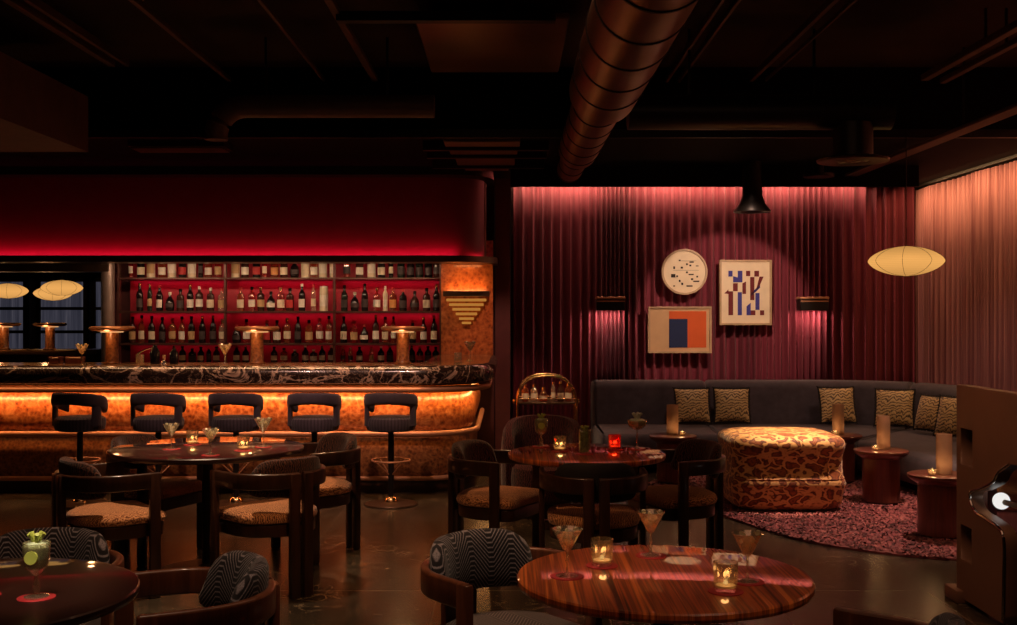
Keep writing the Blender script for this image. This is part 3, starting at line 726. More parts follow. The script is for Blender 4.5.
ROWS = [  # (shelf, [(px, shape, body, label, cap)])
 ('top', 3, 'b', [(131,'slim','red','white'),(141,'whisky','black','cream'),(151,'box','cream','tan'),(162,'whisky','amber','white'),(172,'box','cream','white'),(182.5,'whisky','black','red'),(192,'box','cream','white'),(200.6,'slim','black','dark'),(208.5,'whisky','amber','white'),(218.5,'whisky','red','tan'),
   (235.6,'box','cream','tan'),(245,'whisky','brown','white'),(256.5,'whisky','black','red'),(264.5,'slim','red','cream'),(274.5,'whisky','amber','orange'),(284,'whisky','brown','cream'),(294.6,'squat','black','dark'),(305.4,'box','cream','cream'),(314,'whisky','amber','white'),(323,'box','cream','white'),(332.0,'slim','cream','white'),
   (346.7,'shoulder','red','dark'),(359.6,'whisky','brown','white'),(371.5,'box','cream','white'),(381.4,'whisky','black','cream'),(391,'slim','black','cream'),(401,'whisky','green','dark'),(410.5,'whisky','black','dark'),(419.5,'whisky','green','dark'),(428.4,'whisky','black','dark'),(436.6,'shoulder','brown','dark')]),
 ('second', 2, 'b', [(139.8,'tall','black','dark'),(149.8,'slim','green','tan'),(159.6,'tall','black','white'),(170,'squat','black','dark'),(180.4,'whisky','brown','dark'),(190.2,'tall','black','white'),(199.4,'shoulder','brown','white'),(210.6,'whisky','brown','cream'),(221.8,'whisky','clear','tan'),
   (240.8,'whisky','amber','cream'),(252,'shoulder','red','white'),(260.8,'shoulder','brown','tan'),(271,'squat','black','white'),(280.8,'whisky','red','cream'),(290,'whisky','brown','red'),(302,'tall','black','white'),(313.5,'slim','clear','cream'),(323.8,'box','cream','white'),
   (344.4,'tall','green','dark'),(354.8,'squat','black','dark'),(364.8,'tall','black','dark'),(377,'shoulder','red','white'),(385.3,'slim','cream','white'),(393,'whisky','amber','orange'),(403,'whisky','black','dark'),(414.8,'squat','brown','dark'),(426.7,'whisky','brown','cream'),(436.4,'tall','black','dark')]),
 ('third', 1, 'b', [(132.5,'tall','brown','tan'),(141.8,'tall','amber','cream'),(151.7,'tall','black','cream'),(162.3,'tall','black','dark'),(172.5,'shoulder','amber','tan'),(182,'tall','amber','white'),(191.5,'tall','black','tan'),(202.3,'tall','black','dark'),(213.0,'tall','black','dark'),(222.6,'shoulder','clear','cream'),
   (236.7,'squat','black','dark'),(246.5,'shoulder','red','white'),(267,'whisky','brown','red'),(277,'whisky','brown','white'),(287.3,'shoulder','amber','cream'),(298,'tall','black','dark'),(309,'whisky','amber','tan'),(319.6,'shoulder','red','white'),(329,'tall','amber','white'),
   (343.8,'tall','black','cream'),(354,'whisky','red','tan'),(364.4,'squat','black','white'),(375.8,'tall','brown','white'),(385.2,'tall','amber','cream'),(393.5,'slim','amber','white'),(412.7,'shoulder','black','tan'),(423.5,'tall','brown','white'),(434.0,'tall','black','cream')]),
 ('bottom', 0, 'b', [(182.5,'tall','black','cream'),(192.3,'whisky','black','dark'),(200.8,'tall','black','cream'),(208.8,'slim','black','dark'),(216.5,'tall','brown','white'),
   (236.6,'tall','black','white'),(245.8,'tall','black','white'),(274.2,'tall','black','cream'),(284,'shoulder','amber','cream'),(295,'whisky','black','dark'),(305.3,'tall','black','white'),(313.6,'whisky','brown','white'),(322.3,'tall','black','white'),(331.3,'tall','brown','white'),
   (343.0,'slim','red','dark'),(350.5,'slim','clear','dark'),(359.6,'tall','black','white'),(371.5,'slim','clear','tan'),(381,'tall','black','white'),(390,'tall','black','dark'),(411.7,'tall','black','dark'),(419.9,'tall','brown','red'),(428,'tall','black','dark'),(435.7,'tall','green','dark')])]
rnd = random.Random(3)
BAYS = ('left', 'middle', 'right')
for shelf, zi, _, items in ROWS:
    cnt = [0, 0, 0]; YB = 12.34
    for px, shp, body, lab in items:
        x = pxX(px, YB); bay = 0 if x < SX[1] else 1 if x < SX[2] else 2
        word = {'cream': 'cream', 'red': 'red', 'amber': 'amber', 'brown': 'brown', 'black': 'black', 'green': 'dark green', 'clear': 'clear'}[body]
        lword = 'with %s label' % lab if shp != 'box' else 'canister'
        if shp == 'box': label = 'cream boxed canister, %s from left on %s shelf of the %s bay' % (ORD[cnt[bay]], shelf, BAYS[bay])
        else: label = '%s %s bottle with %s label, %s from left on %s shelf, %s bay' % (ADJ[shp], word, lab, ORD[cnt[bay]], shelf, BAYS[bay])
        cnt[bay] += 1
        nm = 'bottle_canister' if shp == 'box' else 'liquor_bottle'
        b = thing(nm, label, 'canister' if shp == 'box' else 'bottle', (x, YB, SZ[zi] + .001), rnd.uniform(-.25, .25), 'bottles on the %s bar shelf' % shelf)
        s = {'top': .98, 'second': 1.0, 'third': 1.0, 'bottom': .60}[shelf] * rnd.uniform(.95, 1.05)
        b.scale = (min(1, .92 if shp in ('squat',) else .95), .95, s)
        link('body', BM[shp], BODY[body], b)
        link('label', LABM[shp], LAB[lab], b)
        link('cap', CAPM[shp], rnd.choice((CAP['black'], CAP['black'], CAP['gold'], CAP['white'], CAP['red'])) if shp != 'box' else LAB['white'], b)

# ================================================================== MUSHROOM LAMPS
def lamp_meshes():
    b1 = B(); lathe(b1, [(0, 0), (.075, 0), (.078, .012), (.062, .018), (.058, .03), (.056, .27), (.06, .285), (0, .285)], 28)
    b2 = B(); lathe(b2, [(0, .285), (.08, .285), (.165, .292), (.192, .303), (.197, .317), (.190, .328), (.172, .333), (.165, .326), (.12, .318), (0, .314)], 40)
    b3 = B(); lathe(b3, [(.062, .2845), (.10, .2845), (.10, .281), (.062, .281)], 32)
    b4 = B(); lathe(b4, [(0, .316), (.06, .317), (.06, .321), (0, .322)], 32)  # glow disc added for the bright streak on the copper dish
    return finish('lamp_stem', b1), finish('lamp_head', b2), finish('lamp_ring', b3), finish('lamp_top', b4)
LM = lamp_meshes()
lamps = [(112, 9.95, 1.124, 'mushroom table lamp at the left end of the bar by the column'), (257, 9.95, 1.124, 'mushroom table lamp in the middle of the bar'), (403, 9.95, 1.124, 'mushroom table lamp on the bar near the burl pier'),
         (50, 13.8, 1.12, 'mushroom lamp on the far counter beyond the bar, beside the opening'), (4, 13.8, 1.12, 'mushroom lamp on the far counter cut by the left picture edge')]
for px, D, z, lab in lamps:
    t = thing('mushroom_lamp', 'copper and burl ' + lab, 'lamp', (pxX(px, D), D, z), 0, 'mushroom lamps')
    link('stem', LM[0], MT['burl_dark'], t); hd = link('lamp_shade', LM[1], MT['copper'], t); link('light_ring', LM[2], MT['glow'], hd); link('top_light', LM[3], MT['glow'], hd)
    point('lamp_glow', (pxX(px, D), D - .15, z + .25), .7, (1, .5, .2), .03)
    point('lamp_glow', (pxX(px, D), D - .12, z + .42), .8, (1, .5, .2), .03)  # added point above the head that brightens its copper top

# ================================================================== LANTERNS
def lantern(loc, rx, rz, label, ztop=3.085, group='paper lanterns'):
    t = thing('paper_lantern', label, 'pendant lamp', loc, 0, group)
    bm = B(); n = 24; prof = []
    for i in range(n + 1):
        a = -PI / 2 + PI * i / n; r = rx * math.cos(a); z = rz * math.copysign((1 - (r / rx) ** 2) ** .64, a)
        prof.append((max(r ** 1.0, .0), z))
    prof[0] = (.03, -rz); prof[-1] = (.03, rz)
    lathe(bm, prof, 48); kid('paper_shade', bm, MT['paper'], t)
    for k in range(4):
        a = PI * k / 4 + .35; bm = B()
        tube(bm, [((r + .002) * math.cos(a), (r + .002) * math.sin(a), z) for r, z in prof], .0016, 6)
        tube(bm, [(-(r + .002) * math.cos(a), -(r + .002) * math.sin(a), z) for r, z in prof], .0016, 6); kid('rib', bm, MT['bronze'], t)
    bm = B(); tube(bm, [(0, 0, rz), (0, 0, ztop - loc[2])], .004, 6); kid('cord', bm, MT['blackmetal'], t)
    return t
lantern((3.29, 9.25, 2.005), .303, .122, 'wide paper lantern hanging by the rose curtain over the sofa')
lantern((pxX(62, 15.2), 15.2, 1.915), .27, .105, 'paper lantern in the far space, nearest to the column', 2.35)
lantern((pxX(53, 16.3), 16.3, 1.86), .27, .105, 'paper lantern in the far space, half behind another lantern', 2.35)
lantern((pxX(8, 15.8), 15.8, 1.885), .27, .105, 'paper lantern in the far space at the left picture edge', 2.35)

# ================================================================== BAR STOOLS
def arc(r, a0, a1, n): return [(r * math.cos(a0 + (a1 - a0) * i / n), r * math.sin(a0 + (a1 - a0) * i / n)) for i in range(n + 1)]
def stool_meshes():
    d = {}
    bm = B(); lathe(bm, [(0, 0), (.215, 0), (.22, .006), (.215, .014), (.16, .02), (.10, .026), (0, .03)], 36); d['base_plate'] = finish('stool_base', bm)
    bm = B(); lathe(bm, [(.058, .026), (.055, .04), (.042, .058), (.026, .068), (0, .07)], 24); d['base_dome'] = finish('stool_dome', bm)
    bm = B(); lathe(bm, [(.025, .06), (.025, .60), (.06, .60), (.06, .615)], 18); d['pole'] = finish('stool_pole', bm)
    bm = B(); tube(bm, [(.155 * math.cos(2 * PI * i / 32), .155 * math.sin(2 * PI * i / 32), .365) for i in range(32)], .008, 8, True)
    for k in range(4):
        a = PI / 4 + k * PI / 2; tube(bm, [(.155 * math.cos(a), .155 * math.sin(a), .365), (.022 * math.cos(a), .022 * math.sin(a), .25)], .006, 8)
    d['foot_ring'] = finish('stool_ring', bm)
    bm = B(); lathe(bm, [(0, .61), (.17, .61), (.197, .622), (.205, .65), (.207, .69), (.20, .712), (.18, .724), (.1, .73), (0, .732)], 44, sy=.95); d['seat'] = finish('stool_seat', bm)
    # wrapped backrest: band whose ends turn down into the seat (camera side is -y)
    bm = B(); rings = []; n = 36
    for i in range(n + 1):
        t = i / n; a = math.radians(-90 - 118 + 236 * t); e = abs(2 * t - 1)
        r = .192 + .010 * (1 - e); zc = .884 - .072 * e ** 2; hh = .047 + .016 * e; th = .028
        c, s = math.cos(a), math.sin(a)
        rings.append([((r + th * px_) * c, (r + th * px_) * s * .97, zc + hh * pz_) for px_, pz_ in [(math.copysign(abs(math.cos(q)) ** .7, math.cos(q)), math.copysign(abs(math.sin(q)) ** .7, math.sin(q))) for q in [2 * PI * k / 14 for k in range(14)]]])
    loft(bm, rings); d['backrest'] = finish('stool_back', bm)
    for sgn in (-1, 1):
        bm = B(); a = math.radians(-90 + sgn * 72); rings = []
        for z, w in ((.655, .080), (.72, .066), (.80, .060), (.86, .07)):
            rings.append([((.200 + u) * math.cos(a + v / .21), (.200 + u) * math.sin(a + v / .21) * .97, z) for u, v in [(.02 * math.cos(q), w * .8 * math.sin(q)) for q in [2 * PI * k / 12 for k in range(12)]]])
        loft(bm, rings); d['back_post', sgn] = finish('stool_post', bm)
    return d
SM = stool_meshes()
names = ['first bar stool from the left', 'second bar stool from the left', 'third bar stool from the left, middle of the five', 'fourth bar stool from the left', 'fifth bar stool from the left, nearest the rounded bar end with its foot ring in clear view']
for i, px in enumerate((80, 158.5, 236, 314.5, 391)):
    t = thing('bar_stool', 'dark indigo wrap-back ' + ' '.join(names[i].split()), 'bar stool', (pxX(px, 9.2), 9.2, 0), (-.42, -.12, .0, 0.05, -.05)[i] * .5, 'bar stools along the bar')
    if i == 4: t['label'] = 'dark indigo wrap-back bar stool nearest the rounded bar end, foot ring in clear view'
    if i == 2: t['label'] = 'dark indigo wrap-back bar stool in the middle of the five'
    link('base_plate', SM['base_plate'], MT['bronze'], t); link('base_dome', SM['base_dome'], MT['gold'], t); link('pole', SM['pole'], MT['blackmetal'], t)
    link('foot_ring', SM['foot_ring'], MT['brass'], t); link('seat', SM['seat'], MT['stool'], t); link('backrest', SM['backrest'], MT['stool_band'], t)
    for s in (-1, 1): link('back_post', SM['back_post', s], MT['stool_band'], t)

# ================================================================== CURVED-BACK CHAIRS
def chair_meshes():
    d = {}
    W = .287; T = .030; z0, z1 = .605, .695
    def u_path(s, a_end):                     # from arm end to centre back on side s
        pts = [(s * W, .17), (s * W, .10), (s * W, .03)]
        for k in range(1, 15):
            a = k / 14 * a_end; pts.append((s * W * math.cos(a), .0 - W * .98 * math.sin(a)))
        return pts
    for s in (-1, 1):
        P = u_path(s, math.radians(87)); rings = []
        for i, p in enumerate(P):
            a = Vector(P[max(i - 1, 0)]); b = Vector(P[min(i + 1, len(P) - 1)]); t = (b - a).normalized(); n = Vector((-t.y, t.x))
            prof = rrect(T, z1 - z0, .010, 3)
            rings.append([(p[0] + n.x * u, p[1] + n.y * u, (z0 + z1) / 2 + v) for u, v in prof])
        bm = B(); loft(bm, rings); d['arm_rail', s] = finish('chair_rail', bm)
        bm = B(); box(bm, s * .012 if s > 0 else -.072, .072 if s > 0 else -.012, -.302, -.262, 0, z1 - .004, .008, 2); d['back_leg', s] = finish('chair_back_leg', bm)
        bm = B(); box(bm, s * W - .0165, s * W + .0165, .115, .178, 0, z1 - .002, .009, 2); d['front_leg', s] = finish('chair_front_leg', bm)
    # upholstered back pad with UVs (arc length, height)
    bm = B(); uvl = bm.loops.layers.uv.new('UVMap'); A = math.radians(66); nA = 30; nC = 16; rings = []; uv = {}
    for i in range(nA + 1):
        f = -1 + 2 * i / nA; th = f * A; e = (1 - abs(f) ** 5.0) ** .5 if abs(f) < 1 else 0
        e = max(e, .05); zlo, zhi = .585 - .03 * e, .63 + .142 * e; zm, hz = (zlo + zhi) / 2, (zhi - zlo) / 2
        tt = .036 * (.35 + .65 * e); rc = W - .016 - .036
        ring = []
        for k in range(nC):
            q = 2 * PI * k / nC; u = math.copysign(abs(math.cos(q)) ** .75, math.cos(q)); v = math.copysign(abs(math.sin(q)) ** .75, math.sin(q))
            r = rc + tt * u; lean = -.02 * max(0, v)
            vert = bm.verts.new((r * math.sin(th), -r * .98 * math.cos(th) + lean, zm + hz * v)); uv[vert] = (th * W + u * .04 * (1 if False else 0), zm + hz * v); ring.append(vert)
        rings.append(ring)
    for a, b in zip(rings, rings[1:]):
        for k in range(nC): bm.faces.new((a[k], a[(k + 1) % nC], b[(k + 1) % nC], b[k]))
    bm.faces.new(rings[0][::-1]); bm.faces.new(rings[-1])
    for f in bm.faces:
        for l in f.loops: l[uvl].uv = uv[l.vert]
    d['back_pad'] = finish('chair_pad', bm)
    def seat_out(g):
        pts = [((.25 + g), .22 + g)]
        for k in range(0, 17):
            a = k / 16 * PI; pts.append(((.25 + g) * math.cos(a), -.02 - (.21 + g) * math.sin(a)))
        pts.append((-(.25 + g), .22 + g)); 
        # rounded front
        out = pts[1:-1]; fr = []
        for k in range(0, 7):
            a = PI - k / 6 * PI / 2; fr.append((-(.25 + g) + .06 + .06 * math.cos(a), .18 + g + .06 * math.sin(a)))
        for k in range(0, 7):
            a = PI / 2 - k / 6 * PI / 2; fr.append(((.25 + g) - .06 + .06 * math.cos(a), .18 + g + .06 * math.sin(a)))
        return out + fr
    bm = B(); rings = []
    for g, z in ((-.02, .405), (.0, .415), (.006, .435), (-.002, .456), (-.03, .472), (-.08, .482), (-.14, .486)):
        o = seat_out(0); rings.append([(x * (1 + g / .25), (y - .02) * (1 + g / .25) + .02, z) for x, y in o])
    loft(bm, rings); d['seat'] = finish('chair_seat', bm)
    bm = B(); prism(bm, [(x * .97, (y - .02) * .97 + .02) for x, y in seat_out(0)], .335, .405, .006); d['seat_frame'] = finish('chair_frame', bm)
    bm = B(); box(bm, -.29, .29, .125, .165, .34, .395, .005, 1); d['front_stretcher'] = finish('chair_stretcher', bm)
    bm = B(); box(bm, -.03, .03, -.27, -.18, .34, .395, .005, 1); d['rear_block'] = finish('chair_block', bm)
    return d
CM = chair_meshes()
def chair(x, y, fx, fy, label, pad, seat, wood='walnut', group=None):
    rz = math.atan2(fy, fx) - PI / 2
    t = thing('armchair', label, 'chair', (x, y, 0), rz, group)
    for s in (-1, 1):
        link('arm_rail', CM['arm_rail', s], MT[wood], t); link('back_leg', CM['back_leg', s], MT[wood], t); link('front_leg', CM['front_leg', s], MT[wood], t)
    link('back_pad', CM['back_pad'], MT[pad], t); link('seat', CM['seat'], MT[seat], t); link('seat_frame', CM['seat_frame'], MT[wood], t)
    link('front_stretcher', CM['front_stretcher'], MT[wood], t); link('rear_block', CM['rear_block'], MT[wood], t)
    return t
near, mid, midr = 'chairs at the near tables', 'chairs round the left middle table', 'chairs round the right middle table'
chair(-1.68, 3.96, .1, -1, 'black zigzag chair facing the camera behind the table with green goblet', 'zig', 'zig_seat', 'walnut_red', near)
chair(-1.05, 3.6, -.9, -.43, 'black zigzag chair right of the near left table, its rounded pad turned leftward', 'zig', 'zig_seat', 'walnut_red', near)
chair(-.01, 3.95, .62, -.78, 'black zigzag chair at left of the near striped-reflection table', 'zig', 'zig_seat', 'walnut_red', near)
chair(.95, 3.03, -.8, .6, 'black zigzag chair cut by the bottom edge, right of the near table', 'zig', 'zig_seat', 'walnut_red', near)
chair(-2.25, 6.32, .78, .62, 'brown wooden chair with rust seat at the left front of the left middle table', 'brown_pad', 'rust_seat', 'walnut', mid)
chair(-1.35, 6.40, -.70, .70, 'brown wooden chair seen from behind, right front of the left middle table', 'brown_pad', 'rust_seat', 'walnut', mid)
chair(-2.30, 7.27, .9, -.38, 'brown wooden chair behind the left middle table, under the second bar stool', 'brown_pad', 'rust_seat', 'walnut', mid)
chair(-1.27, 7.34, -.75, -.55, 'brown wooden chair behind the left middle table, at its right', 'brown_pad', 'rust_seat', 'walnut', mid)
chair(-.08, 6.93, .86, -.45, 'brown wooden chair left of the right middle table, near the bar end', 'brown_pad', 'rust_seat', 'walnut', midr)
chair(.475, 6.24, .02, 1, 'wooden chair with black pad seen straight from behind, split back legs', 'black_pad', 'rust_seat', 'walnut', midr)
chair(1.05, 6.96, -.86, -.40, 'brown wooden chair right of the right middle table, before the leopard pouf', 'brown_pad', 'rust_seat', 'walnut', midr)

# ================================================================== ROUND TABLES
def round_table(x, y, R, label, zt=.75, wood='table_dark'):
    t = thing('round_table', label, 'table', (x, y, 0), 0, 'round lacquered tables')
    bm = B(); lathe(bm, [(0, zt - .034), (R - .02, zt - .034), (R - .004, zt - .028), (R, zt - .018), (R - .001, zt - .006), (R - .006, zt - .001), (R - .012, zt), (0, zt)], 96); kid('tabletop', bm, MT[wood], t, angle=25)
    bm = B(); lathe(bm, [(.10, zt - .034), (.10, zt - .05), (.034, zt - .07), (.034, .05), (.06, .03), (0, .03)], 28); kid('column', bm, MT['blackmetal'], t)
    bm = B(); lathe(bm, [(0, 0), (R * .52, 0), (R * .52, .012), (R * .3, .025), (.05, .035), (0, .035)], 40); kid('base', bm, MT['blackmetal'], t)
    return t
round_table(.49, 3.54, .465, 'near round glossy table with three martini glasses and two votives', wood='table')
round_table(-1.60, 3.31, .485, 'near left round dark red table holding one green goblet')
round_table(-1.84, 6.84, .58, 'left middle round table with coupes and tumblers before the bar stools', .757)
round_table(.46, 6.58, .465, 'right middle round table with green cocktails and a red votive', .757, 'table')

# ================================================================== GLASSWARE
def gm(name, prof, seg=16, smooth=False, **k): bm = B(); lathe(bm, prof, seg, **k); return finish(name, bm, smooth)
GM = {}
GM['martini_bowl'] = gm('martini_bowl', [(.004, .074), (.012, .08), (.049, .148), (.0475, .149), (.011, .083), (.0, .08)], 14)
GM['stem'] = gm('glass_stem', [(0, 0), (.036, 0), (.036, .002), (.008, .006), (.0035, .014), (.0032, .04), (.006, .047), (.0032, .054), (.004, .076), (0, .078)], 18, True)
GM['martini_fill'] = gm('martini_fill', [(0, .088), (.010, .09), (.022, .108), (.012, .112), (0, .112)], 9)
def sparkle_mesh():  # faceted shards added to imitate the sparkle of the cut glass
    bm = B(); r = random.Random(21)
    for i in range(16):
        z = r.uniform(.098, .150); R = max(.006, (z - .08) * .62 - .006); a = r.uniform(0, 6.28); q = R * r.random() ** .5
        rr = bmesh.ops.create_icosphere(bm, subdivisions=1, radius=r.uniform(.006, .011), matrix=Matrix.Translation((q * math.cos(a), q * math.sin(a), z)) @ Matrix.Rotation(r.uniform(0, 3), 4, 'X') @ Matrix.Diagonal((1, r.uniform(.6, 1.3), r.uniform(.7, 1.4), 1)))
    return finish('crushed_ice', bm, False)
GM['ice'] = sparkle_mesh()
GM['coaster'] = gm('coaster', [(0, 0), (.052, 0), (.053, .0015), (.052, .003), (0, .003)], 40, True)
GM['tumbler'] = gm('tumbler', [(0, .0), (.033, 0), (.035, .004), (.038, .086), (.0365, .0865), (.034, .012), (0, .010)], 12)
GM['tumbler_fill'] = gm('tumbler_fill', [(0, .0125), (.031, .0125), (.033, .038), (0, .039)], 12)
GM['wax'] = gm('votive_wax', [(0, .0115), (.030, .0115), (.030, .018), (0, .018)], 16)
GM['flame'] = gm('flame', [(0, .018), (.006, .021), (.0075, .025), (.004, .031), (0, .035)], 8, True)
GM['goblet_bowl'] = gm('goblet_bowl', [(.004, .062), (.012, .064), (.030, .082), (.036, .11), (.038, .155), (.0365, .156), (.034, .112), (.028, .087), (0, .070)], 14)
GM['goblet_fill'] = gm('goblet_fill', [(0, .072), (.027, .088), (.033, .112), (.035, .142), (.032, .150), (.012, .158), (0, .156)], 10)
GM['goblet_stem'] = gm('goblet_stem', [(0, 0), (.034, 0), (.034, .003), (.010, .008), (.008, .02), (.012, .03), (.007, .045), (.006, .06), (0, .063)], 18, True)
GM['coupe_bowl'] = gm('coupe_bowl', [(.004, .086), (.02, .090), (.040, .105), (.046, .132), (.0445, .132), (.038, .108), (.0, .094)], 16)
GM['coupe_fill'] = gm('coupe_fill', [(0, .095), (.02, .099), (.037, .109), (.042, .126), (.03, .137), (0, .139)], 12)
GM['highball'] = gm('highball', [(0, 0), (.030, 0), (.031, .004), (.033, .135), (.0315, .1355), (.029, .010), (0, .008)], 12)
GM['highball_fill'] = gm('highball_fill', [(0, .010), (.0285, .010), (.031, .118), (0, .122)], 12)
bm = B(); lathe(bm, [(0, -.0035), (.018, -.0035), (.02, 0), (.018, .0035), (0, .0035)], 16); GM['slice'] = finish('lime_slice', bm)
bm = B()
for k in range(5):
    a = k * 1.3; tube(bm, [(.006 * math.cos(a), .006 * math.sin(a), 0), (.012 * math.cos(a), .012 * math.sin(a), .02), (.022 * math.cos(a), .022 * math.sin(a), .032)], .0065, 6)
GM['sprig'] = finish('mint_sprig', bm)

def coaster(x, y, z, what):
    o = link('coaster', GM['coaster'], MT['coaster'], None, (x, y, z)); tag(o, 'round red coaster under ' + what, 'coaster', 'red coasters'); return o
def martini(x, y, z, label, cs=None, s=1):
    if cs: coaster(x, y, z, cs); z += .0032
    t = thing('martini_glass', label, 'glass', (x, y, z), random.random(), 'martini glasses'); t.scale = (s,) * 3
    link('stem', GM['stem'], MT['glass'], t); link('bowl', GM['martini_bowl'], MT['glass'], t); link('drink', GM['martini_fill'], MT['liquor'], t); link('crushed_ice', GM['ice'], MT['ice'], t)['kind'] = 'stuff'; return t
def votive(x, y, z, label, cs=None, gl='glass_thin', pw=.04, s=1):
    if cs: coaster(x, y, z, cs); z += .0032
    t = thing('votive_candle', label, 'candle', (x, y, z), random.random(), 'votive candles'); t.scale = (s,) * 3
    link('glass_cup', GM['tumbler'], MT[gl], t); wx = link('wax', GM['wax'], MT['wax'], t); link('flame', GM['flame'], MT['flame'], wx)
    point('candle_light', (x, y, z + .036 * s), pw, (1, .5, .18), .012); return t
def goblet(x, y, z, label, cs=None, s=1):
    if cs: coaster(x, y, z, cs); z += .0032
    t = thing('goblet', label, 'glass', (x, y, z), 0, 'green cocktails'); t.scale = (s,) * 3
    link('stem', GM['goblet_stem'], MT['glass'], t); link('bowl', GM['goblet_bowl'], MT['glass'], t); link('drink', GM['goblet_fill'], MT['glass_green'], t)
    link('lime_slice', GM['slice'], MT['lime'], t, (.0, -.037, .118), (1.4, .5, 0)); link('garnish', GM['sprig'], MT['lime'], t, (0, 0, .150)); return t
def coupe(x, y, z, label, cs=None, s=1, fill='glass_green', garnish=True):
    if cs: coaster(x, y, z, cs); z += .0032
    t = thing('coupe_glass', label, 'glass', (x, y, z), 0, 'coupe glasses'); t.scale = (s,) * 3
    link('stem', GM['stem'], MT['glass'], t, (0, 0, 0)).scale = (1, 1, 1.13); link('bowl', GM['coupe_bowl'], MT['glass'], t); link('drink', GM['coupe_fill'], MT[fill], t)
    if garnish: link('garnish', GM['sprig'], MT['foam'], t, (0, 0, .132))
    return t
T1 = .7503
martini(.485, 3.81, T1, 'martini glass at the back centre of the near table', 'the back centre martini glass of near table')
martini(.184, 3.51, T1, 'martini glass at the left side of the near table', 'the left martini glass of near table')
martini(.735, 3.44, T1, 'martini glass at the right side of the near table', 'the right martini glass of near table')
votive(.306, 3.66, T1, 'lit glass votive left of centre on the near table', 'the left votive of near table')
votive(.645, 3.32, T1, 'lit glass votive at the right front of the near table', 'the right front votive of near table')
goblet(-1.372, 3.25, T1, 'green cocktail goblet with lime on the near left table', 'the green goblet on near left table', 1.02)
coaster(-1.54, 3.27, T1, 'no glass, at the left picture edge')['label'] = 'bare red coaster on the near left table, cut by the left picture edge'
T2 = .7573
martini(-2.03, 6.73, T2, 'martini glass farthest left on the left middle table', 'the leftmost martini of left middle table')
votive(-1.965, 6.95, T2, 'lit tumbler votive between the two left martinis, left middle table', 'the left votive of left middle table', pw=.08)
martini(-1.715, 6.44, T2, 'martini glass at the front of the left middle table', 'the front martini of left middle table')
votive(-1.58, 6.66, T2, 'lit tumbler votive right of centre on the left middle table', 'the right votive of left middle table', pw=.08)
martini(-1.50, 6.84, T2, 'martini glass farthest right on the left middle table', 'the rightmost martini of left middle table', 1.15)
goblet(.20, 6.86, T2, 'pale green cocktail at the left back of the right middle table', 'the pale green cocktail, right middle table', 1.08)
votive(.305, 6.62, T2, 'lit clear tumbler votive on the right middle table', 'the clear votive of right middle table', pw=.08)
t = thing('highball_glass', 'highball with mint leaves in the middle of the right middle table', 'glass', (.443, 6.50, T2 + .0032), 0); coaster(.443, 6.50, T2, 'the mint highball of right middle table'); t.scale = (1.05,) * 3
link('glass_body', GM['highball'], MT['glass'], t); link('drink', GM['highball_fill'], MT['glass_mint'], t); link('garnish', GM['sprig'], MT['lime'], t, (0, 0, .12))
votive(.635, 6.70, T2, 'lit red glass votive on the right middle table', 'the red votive of right middle table', 'glass_red', .12)
coupe(.775, 6.74, T2, 'green coupe cocktail with white garnish on the right middle table', 'the green coupe of right middle table', 1.3)
martini(pxX(82, 9.75), 9.75, 1.1242, 'martini glass on the bar near its left end', s=1.2)
martini(pxX(225, 9.72), 9.72, 1.1242, 'martini glass on the bar left of the middle lamp', s=1.2)
martini(pxX(470, 10.6), 10.6, 1.1242, 'martini glass on the rounded bar end below the stepped lamp', s=1.2)
t = thing('tumbler', 'clear tumbler beside the martini on the rounded bar end', 'glass', (pxX(458, 10.35), 10.35, 1.1242), 0, 'bar tumblers')
link('glass_body', GM['tumbler'], MT['glass'], t); link('drink', GM['tumbler_fill'], MT['liquor'], t)
t = thing('tumbler', 'clear tumbler on the bar among the black bar tools', 'glass', (pxX(140, 9.85), 9.85, 1.1242), 0, 'bar tumblers')
link('glass_body', GM['tumbler'], MT['glass'], t); link('drink', GM['tumbler_fill'], MT['liquor'], t)
# bar tools
def simple(name, label, cat, prof, mat, x, y, z, seg=20, group=None):
    bm = B(); lathe(bm, prof, seg); o = obj(name, bm, MT[mat], loc=(x, y, z)); tag(o, label, cat, group); return o
t = thing('cocktail_shaker', 'tall black shaker with pouring arm on the bar, left of the bottles', 'shaker', (pxX(155, 9.9), 9.9, 1.1242))
bm = B(); lathe(bm, [(0, 0), (.04, 0), (.045, .1), (.036, .12), (.02, .15), (.02, .17), (0, .172)], 20); kid('body', bm, MT['gloss_black'], t)
bm = B(); tube(bm, [(0, 0, .15), (-.09, -.01, .125), (-.155, -.02, .085)], .007, 8); kid('pouring_arm', bm, MT['steel'], t)
t = thing('cocktail_shaker', 'shorter black shaker on the bar, right of the one with an arm', 'shaker', (pxX(174, 9.9), 9.9, 1.1242))
bm = B(); lathe(bm, [(0, 0), (.036, 0), (.04, .09), (.03, .11), (.018, .125), (.018, .14), (0, .142)], 20); kid('body', bm, MT['gloss_black'], t)
bm = B(); lathe(bm, [(0, .142), (.012, .142), (.012, .16), (0, .162)], 14); kid('cap', bm, MT['steel'], t)
simple('jigger', 'small steel jigger on the bar between the black shakers', 'jigger', [(0, 0), (.026, 0), (.02, .03), (.01, .04), (.022, .085), (0, .08)], 'steel', pxX(164, 9.8), 9.8, 1.1242)
